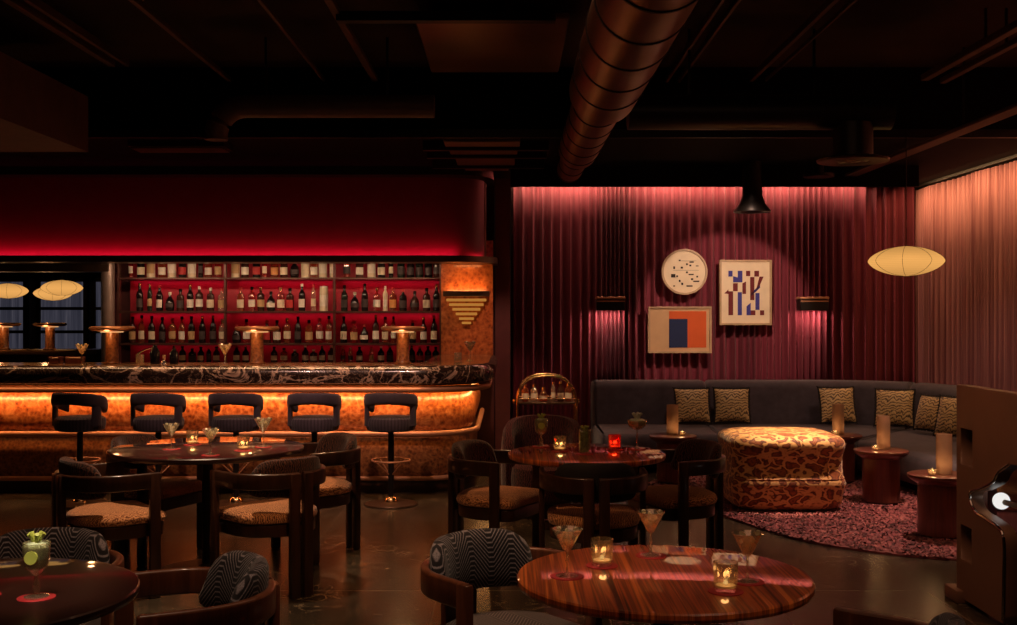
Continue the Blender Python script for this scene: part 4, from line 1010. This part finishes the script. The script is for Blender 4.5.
for px, w, lab in ((56, .10, 'left'), (75, .15, 'right')):
    t = thing('bar_caddy', 'low wooden napkin caddy on the bar by the left martini, %s one' % lab, 'caddy', (pxX(px, 9.95), 9.95, 1.1242), 0, 'napkin caddies')
    bm = B(); box(bm, -w / 2, w / 2, -.05, .05, 0, .008); box(bm, -w / 2, -w / 2 + .008, -.05, .05, .008, .065); box(bm, w / 2 - .008, w / 2, -.05, .05, .008, .065); box(bm, -w / 2, w / 2, .042, .05, .008, .065); box(bm, -w / 2, w / 2, -.05, -.042, .008, .05)
    kid('tray', bm, MT['pedestal'], t); kid('napkin_stack', box(B(), -w / 2 + .012, w / 2 - .012, -.038, .038, .008, .055), MT['sand'], t)

# ================================================================== SOFA
def smooth_path(pts, n=14): return spline([(x, y, 0) for x, y in pts], n)
OUT = smooth_path([(.90, 12.36), (1.55, 12.36), (2.15, 12.36), (3.0, 12.36), (3.7, 12.30), (4.25, 12.02), (4.55, 11.5), (4.62, 10.9), (4.64, 10.0), (4.66, 9.0), (4.66, 8.1)])
INN = smooth_path([(.90, 10.95), (1.55, 10.95), (2.1, 10.95), (2.6, 10.9), (2.95, 10.75), (3.18, 10.5), (3.33, 10.2), (3.42, 9.7), (3.46, 9.2), (3.48, 8.6), (3.48, 8.1)])
# profile d = distance from the outer (wall) side; negative = from the inner (front) edge
def rr_prof(d0, d1, z0, z1, r, slope=0, n=5):
    pts = []
    for cx, cz, a0 in ((d1, z1, 0), (d0, z1, 90), (d0, z0, 180), (d1, z0, 270)):
        sx = -1 if cx == d1 else 1; sz = -1 if cz == z1 else 1
        for k in range(n + 1):
            a = math.radians(a0 + 90 * k / n); dd = cx + sx * r + r * math.cos(a); zz = cz + sz * r + r * math.sin(a)
            pts.append((dd - slope * (zz - z0), zz))
    return pts
sofa = thing('sectional_sofa', 'long slate velvet sectional sofa curving along the curtains', 'sofa', (0, 0, 0))
nseg = len(OUT) - 1
splits = [(0, 2 * 14), (2 * 14, 5 * 14 + 4), (5 * 14 + 4, nseg)]
def seat_prof(i):
    L = (OUT[i] - INN[i]).length; return rr_prof(.30, L, .10, .385, .09)
def section2(i0, i1, pf):
    bm = B(); rings = [sofa_ring2(i, pf(i)) for i in range(i0, i1 + 1)]
    def cen(r): return sum((Vector(p) for p in r), Vector()) / len(r)
    def along(a, b): d = cen(a) - cen(b); d.z = 0; return d.normalized()
    out = []
    for ring, nxt, rev in ((rings[0], rings[1], False), (rings[-1], rings[-2], True)):
        d = along(ring, nxt); c = cen(ring); caps = []
        for q in (0, 30, 60, 85):
            f = math.cos(math.radians(q)); s = math.sin(math.radians(q)); sh = .05
            caps.append([tuple(c + (Vector(p) - c) * (1 - .13 * (1 - f)) - d * sh + d * (sh - .008) * s) for p in ring])
        out.append(caps)
    rr = out[0][::-1] + rings[1:-1] + out[1]
    loft(bm, rr); return bm
def sofa_ring2(i, prof):
    a, b = OUT[i], INN[i]; w = (b - a).normalized(); return [(a.x + w.x * d, a.y + w.y * d, z) for d, z in prof]
for a, b in splits:
    kid('seat_section', section2(a, b, seat_prof), MT['sofa'], sofa)
    kid('back_section', section2(a, b, lambda i: rr_prof(.04, .42, .12, .84, .085, .12)), MT['sofa'], sofa)
    kid('plinth', section2(a, b, lambda i: rr_prof(.15, (OUT[i] - INN[i]).length - .12, .036, .11, .01)), MT['black'], sofa)

# throw cushions
def throw(x, y, z, w, rz, tilt, label, roll=0):
    t = thing('throw_cushion', label, 'cushion', (x, y, z), rz, 'gold patterned throw cushions'); t.rotation_euler = (tilt, roll, rz)
    bm = B(); n = 18
    def pil(u, v): return (w / 2 * u * (1 - .07 * (1 - v * v)), w / 2 * v * (1 - .07 * (1 - u * u)) + w / 2)
    G = {}
    for sgn in (-1, 1):
        for i in range(n + 1):
            for j in range(n + 1):
                u, v = -1 + 2 * i / n, -1 + 2 * j / n
                if (i in (0, n) or j in (0, n)) and sgn > 0: G[1, i, j] = G[-1, i, j]; continue
                x_, z_ = pil(u, v); G[sgn, i, j] = bm.verts.new((x_, sgn * .072 * ((1 - u * u) * (1 - v * v)) ** .45, z_))
        for i in range(n):
            for j in range(n): bm.faces.new((G[sgn, i, j], G[sgn, i + 1, j], G[sgn, i + 1, j + 1], G[sgn, i, j + 1]))
    cv = kid('cover', bm, MT['cushion'], t)
    bm = B(); q = [-1 + .2 * k for k in range(10)]
    ed = [(u, -1) for u in q] + [(1, u) for u in q] + [(-u, 1) for u in q] + [(-1, -u) for u in q]
    pts = [(pil(u, v)[0], 0, pil(u, v)[1]) for u, v in ed]
    tube(bm, pts, .008, 8, True)
    rnd_ = random.Random(5)
    for i in range(0, 120):
        f = i / 120 * len(pts); k = int(f); p = Vector(pts[k]).lerp(Vector(pts[(k + 1) % len(pts)]), f - k); c = Vector((0, 0, w / 2)); d = (p - c).normalized()
        tube(bm, [p, p + d * .018 + Vector((rnd_.uniform(-.006, .006), rnd_.uniform(-.006, .006), 0))], .0045, 4)
    kid('fringe', bm, MT['fringe'], cv); return t
for px, D, z, w, rz, lab in ((693.5, 11.70, .425, .37, .06, 'gold and black throw cushion, left one of the left pair on the sofa'), (732.5, 11.72, .425, .37, -.08, 'gold and black throw cushion, right one of the left pair on the sofa'),
                             (839, 11.72, .425, .38, .05, 'gold and black throw cushion behind the lantern table next to the pouf'), (894, 11.38, .425, .38, -.42, 'gold and black throw cushion in the sofa corner'),
                             (927, 10.95, .425, .35, -1.15, 'gold and black throw cushion seen edge-on right of the corner'), (952, 10.4, .425, .38, -.95, 'gold and black throw cushion partly behind the bronze panel')):
    throw(pxX(px, D), D, z, w, rz, -.28, lab)

# ================================================================== RUG
def rug():
    P = [(1.22, 9.95), (1.34, 9.1), (1.62, 8.72), (1.98, 7.80), (2.37, 7.36), (2.84, 7.12), (3.4, 7.1), (3.9, 7.5), (4.05, 8.4), (4.0, 9.5), (3.7, 10.4), (3.0, 10.9), (2.0, 10.95), (1.45, 10.6)]
    ol = [(p.x, p.y) for p in spline([(x, y, 0) for x, y in P], 6, True)]
    bm = B(); prism(bm, ol, .001, .014, .004, 1)
    def inside(x, y):
        c = False; j = len(ol) - 1
        for i in range(len(ol)):
            (xi, yi), (xj, yj) = ol[i], ol[j]
            if (yi > y) != (yj > y) and x < (xj - xi) * (y - yi) / (yj - yi) + xi: c = not c
            j = i
        return c
    r = random.Random(11); n = 0
    while n < 10000:
        x, y = r.uniform(1.2, 4.06), r.uniform(7.05, 11.0)
        if not inside(x, y) : continue
        if y > 9.6 and r.random() < .5: continue
        n += 1
        a = r.uniform(0, 2 * PI); L = r.uniform(.028, .052); w = r.uniform(.009, .016); dx, dy = math.cos(a), math.sin(a)
        h = r.uniform(.012, .019); z = .012
        b1 = bm.verts.new((x - dy * w, y + dx * w, z)); b2 = bm.verts.new((x + dy * w, y - dx * w, z))
        t1 = bm.verts.new((x + dx * L * .55 - dy * w * .8, y + dx * 0 + dy * L * .55 + dx * w * .8, z + h)); t2 = bm.verts.new((x + dx * L * .55 + dy * w * .8, y + dy * L * .55 - dx * w * .8, z + h))
        e = bm.verts.new((x + dx * L * 1.1, y + dy * L * 1.1, z + h * .45))
        bm.faces.new((b1, b2, t2, t1)); bm.faces.new((t1, t2, e))
    me = bpy.data.meshes.new('rug'); bm.to_mesh(me); bm.free()
    return me
o = link('shag_rug', rug(), MT['rug']); tag(o, 'shaggy plum and pink rug in front of the sofa', 'rug')

# ================================================================== POUF (leopard)
pf = thing('leopard_pouf', 'large leopard-print upholstered pouf on the plum rug', 'pouf', (2.21, 9.12, .033))
def z_k(z): return 1 - .075 * max(0, 1 - ((z - .34) / .10) ** 2) - (.02 if z < .17 else 0)
def pouf_body():
    bm = B(); rings = []
    prof = [(.395, 0), (.43, .012), (.455, .05), (.462, .10), (.468, .15), (.478, .185), (.482, .205), (.474, .23), (.464, .26), (.460, .32), (.459, .40), (.461, .43), (.467, .455), (.474, .48), (.478, .51), (.468, .54), (.44, .562), (.38, .578), (.28, .588), (.12, .592)]
    for w, z in prof:
        k = w / .478; n = 56; ring = []
        for i in range(n):
            a = 2 * PI * i / n; c, s = math.cos(a), math.sin(a); p = 5.5
            ring.append((.462 * k * math.copysign(abs(c) ** (2 / p), c), .43 * ((z_k(z)) * k) * math.copysign(abs(s) ** (2 / p), s), z))
        rings.append(ring)
    loft(bm, rings); return bm
pb = kid('body', pouf_body(), MT['leopard'], pf, angle=80)
bm = B(); tube(bm, [(-.27, -.402, .412), (-.2, -.408, .43), (.2, -.408, .43), (.27, -.402, .412)], .007, 8)
for s in (-1, 1): tube(bm, [(s * .27, -.402, .412), (s * .285, -.386, .34), (s * .285, -.402, .25)], .006, 8)
kid('back_piping', bm, MT['leopard'], pb)
bm = B(); n = 56; tube(bm, [(.450 * math.copysign(abs(math.cos(2 * PI * i / n)) ** (2 / 5.5), math.cos(2 * PI * i / n)), .420 * math.copysign(abs(math.sin(2 * PI * i / n)) ** (2 / 5.5), math.sin(2 * PI * i / n)), .245) for i in range(n)], .006, 6, True)
kid('seam_piping', bm, MT['leopard'], pb)

# maroon tub chair behind the right middle table
t = thing('tub_chair', 'rounded maroon boucle tub chair in front of the bar cart', 'armchair', (.27, 8.75, 0), 0)
bm = B(); rings = []
for i in range(29):
    f = -1 + 2 * i / 28; th = f * math.radians(112); e = (1 - abs(f) ** 4) ** .5 if abs(f) < 1 else 0; e = max(e, .12)
    zt = .50 + .26 * e * (1 - .25 * abs(f) ** 2); zl = .10; R_ = .27
    ring = []
    for k in range(14):
        q = 2 * PI * k / 14; u = math.copysign(abs(math.cos(q)) ** .6, math.cos(q)); v = math.copysign(abs(math.sin(q)) ** .6, math.sin(q))
        r_ = R_ + .065 * u * (.6 + .4 * e); ring.append((r_ * math.sin(th), r_ * math.cos(th), (zt + zl) / 2 + (zt - zl) / 2 * v))
    rings.append(ring)
loft(bm, rings); kid('wrap_back', bm, MT['maroon_pad'], t)
bm = B(); lathe(bm, [(0, .12), (.22, .12), (.25, .15), (.26, .3), (.25, .38), (.2, .42), (0, .44)], 36, 0, -.04); kid('seat', bm, MT['maroon_pad'], t)
bm = B(); lathe(bm, [(0, 0), (.22, 0), (.22, .105), (0, .105)], 32); kid('base', bm, MT['walnut'], t)

# ================================================================== SIDE TABLES + CANDLES
GMH = {}
bm = B(); lathe(bm, [(0, 0), (.150, 0), (.150, .345), (.158, .352), (.19, .372), (.212, .392), (.219, .408), (.217, .425), (.208, .431), (0, .432)], 40); 
GMH['ped'] = None
def pedestal(px, D, label, cand_dx):
    x = pxX(px, D); z0 = .034 if 7.2 < D < 10.9 and 1.5 < x < 4 else 0.0
    t = thing('side_table', label, 'side table', (x, D, z0), 0, 'mahogany pedestal side tables')
    b1 = B(); lathe(b1, [(0, 0), (.15, 0), (.15, .34), (.152, .352), (0, .352)], 40); kid('pedestal', b1, MT['pedestal'], t)
    b2 = B(); lathe(b2, [(0, .352), (.156, .352), (.19, .372), (.214, .390), (.22, .402), (.218, .414), (.208, .418), (0, .418)], 48); kid('tabletop', b2, MT['pedestal'], t)
    return x, D, z0 + .4185
sfx = [('left, half hidden by a chair', 673, 10.3, .0, -.02, .075), ('behind the leopard pouf corner', 838, 10.35, .01, -.03, -.03), ('amid the sofa curve', 881, 9.2, .03, -.045, -.05), ('beside the bronze panel at right', 940, 7.82, .04, -.055, -.06)]
for lab, px, D, dx, dy, tdx in sfx:
    x, y, z = pedestal(px, D, 'round mahogany pedestal table ' + lab, dx)
    hx = x + (dx if dx else .0)
    hc = thing('hurricane_lantern', 'tall amber glass cylinder on pedestal table ' + lab, 'candle lantern', (hx, y + .03, z), 0, 'amber candle cylinders')
    bm = B(); lathe(bm, [(0, 0), (.052, 0), (.054, .004), (.054, .275), (.051, .276), (.050, .008), (0, .007)], 32); kid('glass_cylinder', bm, MT['amber_frost'], hc)
    kid('candle', lathe(B(), [(0, .0072), (.025, .0072), (.025, .05), (0, .05)], 20), MT['wax'], hc)
    point('hurricane_light', (hx, y + .03, z + .075), .085, (1, .56, .26), .012)
    tx = x + tdx - .02 if tdx < 0 else x + tdx
    tl = thing('tealight', 'small lit tealight on pedestal table ' + lab, 'candle', (tx, y - .07, z), 0, 'tealights beside the amber cylinders')
    bm = B(); lathe(bm, [(0, 0), (.024, 0), (.027, .004), (.03, .04), (.0285, .0405), (.025, .008), (0, .007)], 20); kid('glass_cup', bm, MT['glass'], tl)
    wx = kid('wax', lathe(B(), [(0, .0072), (.022, .0072), (.023, .022), (0, .022)], 18), MT['wax'], tl)
    bm = B(); lathe(bm, [(0, .022), (.005, .028), (.0065, .035), (.003, .046), (0, .052)], 10); kid('flame', bm, MT['flame'], wx)
    point('tealight_glow', (tx, y - .075, z + .06), .22, (1, .52, .2), .012)

# ================================================================== BAR CART
ct = thing('bar_cart', 'gilded arched bar cart with bottles beside the bar end', 'bar cart', (.375, 11.1, 0))
def arch(yy):
    w = .29; pts = [(-w, yy, .06), (-w, yy, .66)]
    for k in range(1, 20):
        a = PI - PI * k / 20; pts.append((w * math.copysign(abs(math.cos(a)) ** .8, math.cos(a)), yy, .66 + .30 * abs(math.sin(a)) ** .8))
    return pts + [(w, yy, .66), (w, yy, .06)]
for yy in (-.17, .17): kid('arch_frame', tube(B(), arch(yy), .012, 10), MT['gold'], ct)
for z in (.16, .43, .68):
    tr = kid('tray', box(B(), -.285, .285, -.165, .165, z, z + .02, .004, 1), MT['bronze'], ct)
    for yy in (-.165, .165): kid('tray_rail', tube(B(), [(-.29, yy, z + .055), (.29, yy, z + .055)], .006, 8), MT['gold'], tr)
for sx in (-1, 1):
    for sy in (-1, 1):
        kid('wheel', tube(B(), [(sx * .29, sy * .17 - .012, .035), (sx * .29, sy * .17 + .012, .035)], .035, 20), MT['bronze'], ct)
    kid('side_knob', lathe(B(), [(0, -.025), (.02, -.02), (.026, 0), (.02, .02), (0, .025)], 16, sx * .31, 0), MT['gold'], ct).location = (0, 0, .70)
cb = [(-.21, 'amber', 'shoulder'), (-.12, 'clear', 'whisky'), (-.03, 'amber', 'squat'), (.07, 'clear', 'slim'), (.14, 'brown', 'tall'), (.22, 'amber', 'shoulder')]
for i, (dx, body, shp) in enumerate(cb):
    b = thing('cart_bottle', 'small %s %s bottle on the bar cart top tray, %s from left' % (ADJ[shp], body, ORD[i]), 'bottle', (.375 + dx, 11.1 + (.03 if i % 2 else -.04), .7002), 0, 'bottles on the bar cart'); b.scale = (.8, .8, .66)
    link('body', BM[shp], BODY[body], b); link('cap', CAPM[shp], MT['gold'], b); link('label', LABM[shp], LAB['cream'], b)
for i, dx in enumerate((-.1, .04)):
    t = thing('tumbler', 'cut tumbler on the bar cart middle tray, %s' % ('left one', 'right one')[i], 'glass', (.375 + dx, 11.03, .4502), 0, 'tumblers on the bar cart')
    t.scale = (1.3,) * 3; link('glass_body', GM['tumbler'], MT['glass'], t); link('drink', GM['tumbler_fill'], MT['liquor'], t)

# ================================================================== ART + SCONCES ON THE CURTAIN
YA = 13.12
def fx(px): return pxX(px, YA)
def fz(py): return EYE - (py - 312.5) / 1118 * YA
t = thing('round_art', 'round cream framed artwork with small dark marks on the burgundy curtain', 'artwork', (fx(684), YA, fz(272)))
R = .268
def disc_y(bm, prof, seg=56):     # lathe about Y
    lathe(bm, prof, seg); bmesh.ops.rotate(bm, verts=bm.verts[:], matrix=Matrix.Rotation(PI / 2, 3, 'X')); return bm
kid('frame_ring', disc_y(B(), [(R - .022, .0), (R, .0), (R, .055), (R - .022, .055), (R - .022, 0)], 64), MT['frame'], t)
kid('board', disc_y(B(), [(0, .02), (R - .022, .02), (R - .022, .026), (0, .026)], 64), MT['ivory'], t)
marks = [(-.055, .135, .022, .016), (.085, .115, .05, .014), (.03, .09, .02, .022), (-.12, .05, .02, .03), (-.03, .05, .026, .022), (.07, .075, .022, .02), (.15, .07, .03, .01), (-.13, -.045, .05, .04), (-.085, -.05, .02, .02), (.03, -.005, .022, .02), (.08, -.03, .06, .014), (.09, -.085, .026, .02), (.14, -.11, .07, .016), (-.055, -.105, .02, .024), (-.025, -.14, .022, .026), (.06, -.165, .07, .016), (-.12, -.165, .02, .014), (.15, -.055, .02, .02)]
bm = B()
for x, z, w, h in marks: box(bm, x - w / 2, x + w / 2, -.030, -.0262, z - h / 2, z + h / 2)
box(bm, -.13, .17, -.0285, -.0262, .018, .021); box(bm, -.05, .14, -.0285, -.0262, .128, .131)
kid('ink_pattern', bm, MT['art_mark'], t)
def framed(x0, x1, y0, y1, name, label):
    X0, X1, Z1, Z0 = fx(x0), fx(x1), fz(y0), fz(y1); cx, cz = (X0 + X1) / 2, Z0
    t = thing(name, label, 'artwork', (cx, YA, cz)); w, h = X1 - X0, Z1 - Z0; fw = .022
    bm = B(); box(bm, -w / 2, -w / 2 + fw, -.045, .01, 0, h); box(bm, w / 2 - fw, w / 2, -.045, .01, 0, h); box(bm, -w / 2 + fw, w / 2 - fw, -.045, .01, 0, fw); box(bm, -w / 2 + fw, w / 2 - fw, -.045, .01, h - fw, h)
    kid('frame', bm, MT['frame'], t); return t, w, h, fw
t, w, h, fw = framed(648, 711, 306.5, 353, 'framed_print', 'framed print of navy block on orange and sand, low on the curtain')
kid('sand_ground', box(B(), -w / 2 + fw, w / 2 - fw, -.02, .0, fw, h - fw), MT['sand'], t)
kid('orange_block', box(B(), -.125, .31, -.024, -.0202, .065, h - .055), MT['art_orange'], t)
kid('navy_block', box(B(), -.125, .09, -.028, -.0242, .065, .40), MT['art_navy'], t)
t, w, h, fw = framed(719, 771, 260, 325, 'framed_print', 'framed tall print of cut blue and oxblood stripes, right of the round artwork')
kid('ivory_ground', box(B(), -w / 2 + fw, w / 2 - fw, -.02, .0, fw, h - fw), MT['ivory'], t)
def shapes(polys, mat, nm):
    bm = B()
    for p in polys:
        # p in panel units: x -> 0..7 columns, z -> 0..10 rows
        V = [(-.205 + q[0] * .425 / 7, -.0205, .115 + q[1] * .52 / 10) for q in p]; V2 = [(x, y - .003, z) for x, y, z in V]
        a = [bm.verts.new(v) for v in V]; b = [bm.verts.new(v) for v in V2]
        bm.faces.new(a); bm.faces.new(b[::-1])
        for i in range(len(a)): j = (i + 1) % len(a); bm.faces.new((a[i], a[j], b[j], b[i]))
    kid(nm, bm, mat, t)
R_ = lambda x0, x1, z0, z1: [(x0, z0), (x1, z0), (x1, z1), (x0, z1)]
shapes([R_(0.1, .9, 8.7, 10), R_(1.9, 2.8, 7.4, 10), [(1, 7.4), (1.9, 7.4), (1.9, 8.5), (1, 8.8)], R_(1.9, 2.7, 0, 5.2), R_(5.3, 6.1, 1.2, 5.0), [(3.6, 0), (4.4, 0), (4.4, 2.8), (3.6, 2)], [(4.5, 4.3), (6.2, 6.2), (6.2, 6.9), (4.5, 5.0)]], MT['art_blue'], 'blue_shapes')
shapes([[(-.7, 4.9), (.1, 5.8), (.1, 5.4), (1, 5.4), (1, 0), (.1, 0), (.1, 4.8)], R_(1, 1.9, 5.4, 7.2), [(2.8, 4.8), (3.5, 4.8), (3.5, 7.6), (2.8, 7.2)], R_(3.5, 4.3, 8.8, 10), R_(5.1, 6, 8.7, 10), R_(4.3, 5.1, 3.4, 8.6), [(5.3, 5.1), (6.1, 6.6), (6.9, 8.7), (6.1, 8.7)], R_(6.2, 7, 0, 1.1), R_(4.4, 5.3, 0, 1.1)], MT['art_red'], 'oxblood_shapes')
for px, lab in ((610, 'left'), (812, 'right')):
    x, z = fx(px), fz(304.5)
    t = thing('curtain_sconce', 'bronze box sconce shining down the curtain, %s of the art' % lab, 'wall lamp', (x, YA, z))
    kid('housing', box(B(), -.165, .165, -.12, .07, -.07, .06, .006, 1), MT['blackmetal'], t); kid('top_plate', box(B(), -.17, .17, -.125, .075, .062, .088, .004, 1), MT['brass'], t)
    kid('front_strip', box(B(), -.165, .165, -.126, -.12, .03, .045), MT['brass'], t)
    area('sconce_down', (x, YA + .05, z - .085), (math.radians(12), 0, 0), .28, .05, 4.2, (1, .55, .42))

# ================================================================== BRONZE PANEL BOOTH (right foreground)
bp = thing('booth_panel', 'dark bronze booth panel with square recesses and wavy cutout at the right edge', 'booth panel', (2.5, 0, 0))
XP = 2.5
def yz(px, py, X=XP):
    Y = 1118 * X / (px - 508.5); return (Y, EYE - (py - 312.5) * Y / 1118)
wave = [yz(*p) for p in ((1010, 620), (1011, 575), (1011, 541), (1006, 528), (994, 519), (982, 511), (977, 500), (978, 492), (987, 489), (1000, 482), (1006, 472), (1017, 464))]
ws = [(p.x, p.y) for p in spline([(a, b, 0) for a, b in wave], 6)]
outl = [(5.0, .84), (5.0, 1.18), (6.15, 1.18), (6.15, .03)] + [(ws[0][0], .03)] + ws[1:] + [(5.2, .86)]
def sq(y0, y1, z0, z1): return [(y0, z0), (y1, z0), (y1, z1), (y0, z1)]
h1 = sq(5.94, 6.10, .75, .955); h2 = sq(5.95, 6.10, .235, .43)
me = outline_mesh('booth_face', [outl, h1, h2], .07, .004)
# local x->world y, local y->world z, local z->world x
for v in me.vertices: v.co = Vector((v.co.z, v.co.x, v.co.y))
link('face_panel', me, MT['bronze_panel'], bp)
kid('recess_back', box(B(), .036, .05, 5.90, 6.14, .70, 1.0), MT['bronze'], bp); kid('recess_back', box(B(), .036, .05, 5.90, 6.14, .19, .47), MT['bronze'], bp)
ed = B(); tube(ed, [(-.036, y, z) for y, z in ws], .008, 8); kid('polished_edge', ed, MT['steel'], bp)
kid('inner_body', box(B(), .17, .75, 4.6, 6.12, .05, 1.10, .01), MT['gloss_black'], bp)
kid('top_tray', box(B(), .036, .8, 4.6, 6.14, 1.10, 1.125), MT['black'], bp)
kid('foot', box(B(), -.07, .12, 6.06, 6.24, 0, .07, .01), MT['bronze_panel'], bp); kid('foot', box(B(), .3, .7, 4.7, 6.0, 0, .05, .01), MT['bronze_panel'], bp)
g = thing('globe_light', 'small white round globe light on a short arm inside the bronze panel cutout', 'lamp', (2.592, 5.88, .0))
zg = EYE - (501 - 312.5) * 5.88 / 1118
bm = B(); lathe(bm, [(.044 * math.cos(a), .044 * math.sin(a)) for a in [-PI / 2 + PI * k / 14 for k in range(15)]], 24); kid('globe', bm, MT['white_globe'], g, loc=(0, 0, zg))  # white ball drawn with an emission material
kid('arm', tube(B(), [(0, -.03, zg), (.02, -.25, zg)], .015, 10), MT['ivory'], g); kid('bracket', tube(B(), [(.01, -.2, zg), (.075, -.2, zg)], .012, 10), MT['blackmetal'], g)

# ================================================================== ROOM LIGHTS AND ADDED FILLS
W = (1, .66, .42)
def ceil_or_fill_spot(x, y, tx, ty, p, ang=50, col=W, z=3.0, tz=.5): return spot('ceiling_spot', (x, y, z), (tx, ty, tz), p, col, ang, .8, .05)  # serves ceiling spots and added fills alike
ceil_or_fill_spot(-1.84, 6.2, -1.84, 6.6, 230, 62)
ceil_or_fill_spot(.46, 6.0, .46, 6.5, 340, 58)
ceil_or_fill_spot(-1.3, 2.5, -1.37, 3.25, 170, 12, (1, .8, .6), 3.0, .85)  # added fill to brighten the green goblet
ceil_or_fill_spot(.5, 5.4, .5, 6.75, 330, 27, (1, .86, .68), 3.0, .85)  # added fill for the green drinks on the right middle table
ceil_or_fill_spot(.6, 4.7, .48, 6.2, 110, 16, W, 3.0, .47)  # added from the front for the chair seat the table shades
ceil_or_fill_spot(1.5, 2.2, .95, 3.0, 30, 40, W, 3.0, .7)  # small fill added for the chair at the bottom edge
ceil_or_fill_spot(-1.75, 5.6, -1.75, 6.7, 150, 20, (1, .75, .5), 3.0, .85)
ceil_or_fill_spot(-3.3, 6.7, -2.22, 7.2, 130, 17, W, 3.0, .47)  # extra fill added to reach the back left chair's seat
ceil_or_fill_spot(.49, 3.5, .49, 3.68, 520, 26, (1, .66, .40), 3.0, .75)  # added to light the near tabletop alone
ceil_or_fill_spot(-.1, 3.4, -.05, 4.1, 80, 50)
ceil_or_fill_spot(-1.1, 3.3, -1.1, 3.9, 60, 50)
ceil_or_fill_spot(2.22, 8.75, 2.21, 9.05, 560, 26, (1, .66, .34))
ceil_or_fill_spot(3.2, 8.5, 2.9, 8.45, 330, 62, (1, .6, .42))
spot('ceiling_spot', (2.43, 11.15, 2.56), (2.55, 13.1, 1.60), 135, (1, .66, .47), 53, .25, .03)
ceil_or_fill_spot(2.2, 10.4, 2.3, 11.8, 45, 80, (1, .62, .45))
ceil_or_fill_spot(3.6, 10.0, 3.8, 11.0, 45, 80, (1, .62, .45))
ceil_or_fill_spot(.9, 4.8, 2.6, 5.9, 75, 50, (1, .52, .3), 3.3, .7)  # added from the left to lift the dark booth panel
ceil_or_fill_spot(.2, 9.9, .35, 11.0, 150, 36, (1, .6, .35), 3.0, .6)  # fill added for the bar cart
area('room_glow', (-1.5, 1.0, 3.3), (0, 0, 0), 4, 2, 10, (1, .45, .25))  # added dim overhead fill for the near chairs
area('room_glow', (.5, 5.2, 3.4), (0, 0, 0), 4, 2, 10, (1, .5, .28))  # second added fill, over the middle of the room
ceil_or_fill_spot(-.55, 8.2, -.5, 8.0, 130, 70, (1, .52, .24), 3.0, 0)  # added to brighten the floor before the bar
ceil_or_fill_spot(-.5, 4.6, -.7, 5.2, 110, 75, (1, .52, .24), 3.2, 0)  # added to brighten the floor between the tables
for x in (-3.4, -2.2, -1.0): ceil_or_fill_spot(x, 7.6, x, 9.4, 120, 60, (1, .56, .42), 2.95, .85)  # fill spots added to lighten the bar stools
ceil_or_fill_spot(-.05, 10.9, -.1, 12.6, 70, 40, (1, .5, .35), 2.9, .6)  # added to bring out the maroon wall by the bar end
spot('duct_uplight', (1.9, 8.9, 2.2), (.62, 8.2, 3.0), 9, (1, .42, .2), 70, .8, .1)

w = bpy.data.worlds.new('World'); S.world = w; w.use_nodes = True
w.node_tree.nodes['Background'].inputs[0].default_value = (.01, .006, .005, 1); w.node_tree.nodes['Background'].inputs[1].default_value = .3
cam = bpy.data.cameras.new('Camera'); co = bpy.data.objects.new('Camera', cam); C.objects.link(co)
co.location = (0, 0, EYE); co.rotation_euler = (PI / 2, 0, 0); cam.sensor_width = 36; cam.lens = 36 * 1118 / 1017; cam.clip_start = .05
S.camera = co
S.view_settings.view_transform = 'Standard'; S.view_settings.look = 'None'; S.view_settings.gamma = 1; S.view_settings.exposure = 0
S.view_settings.use_curve_mapping = False
S.cycles.use_denoising = True
S.cycles.max_bounces = 8; S.cycles.transparent_max_bounces = 16
S.cycles.sample_clamp_indirect = 4
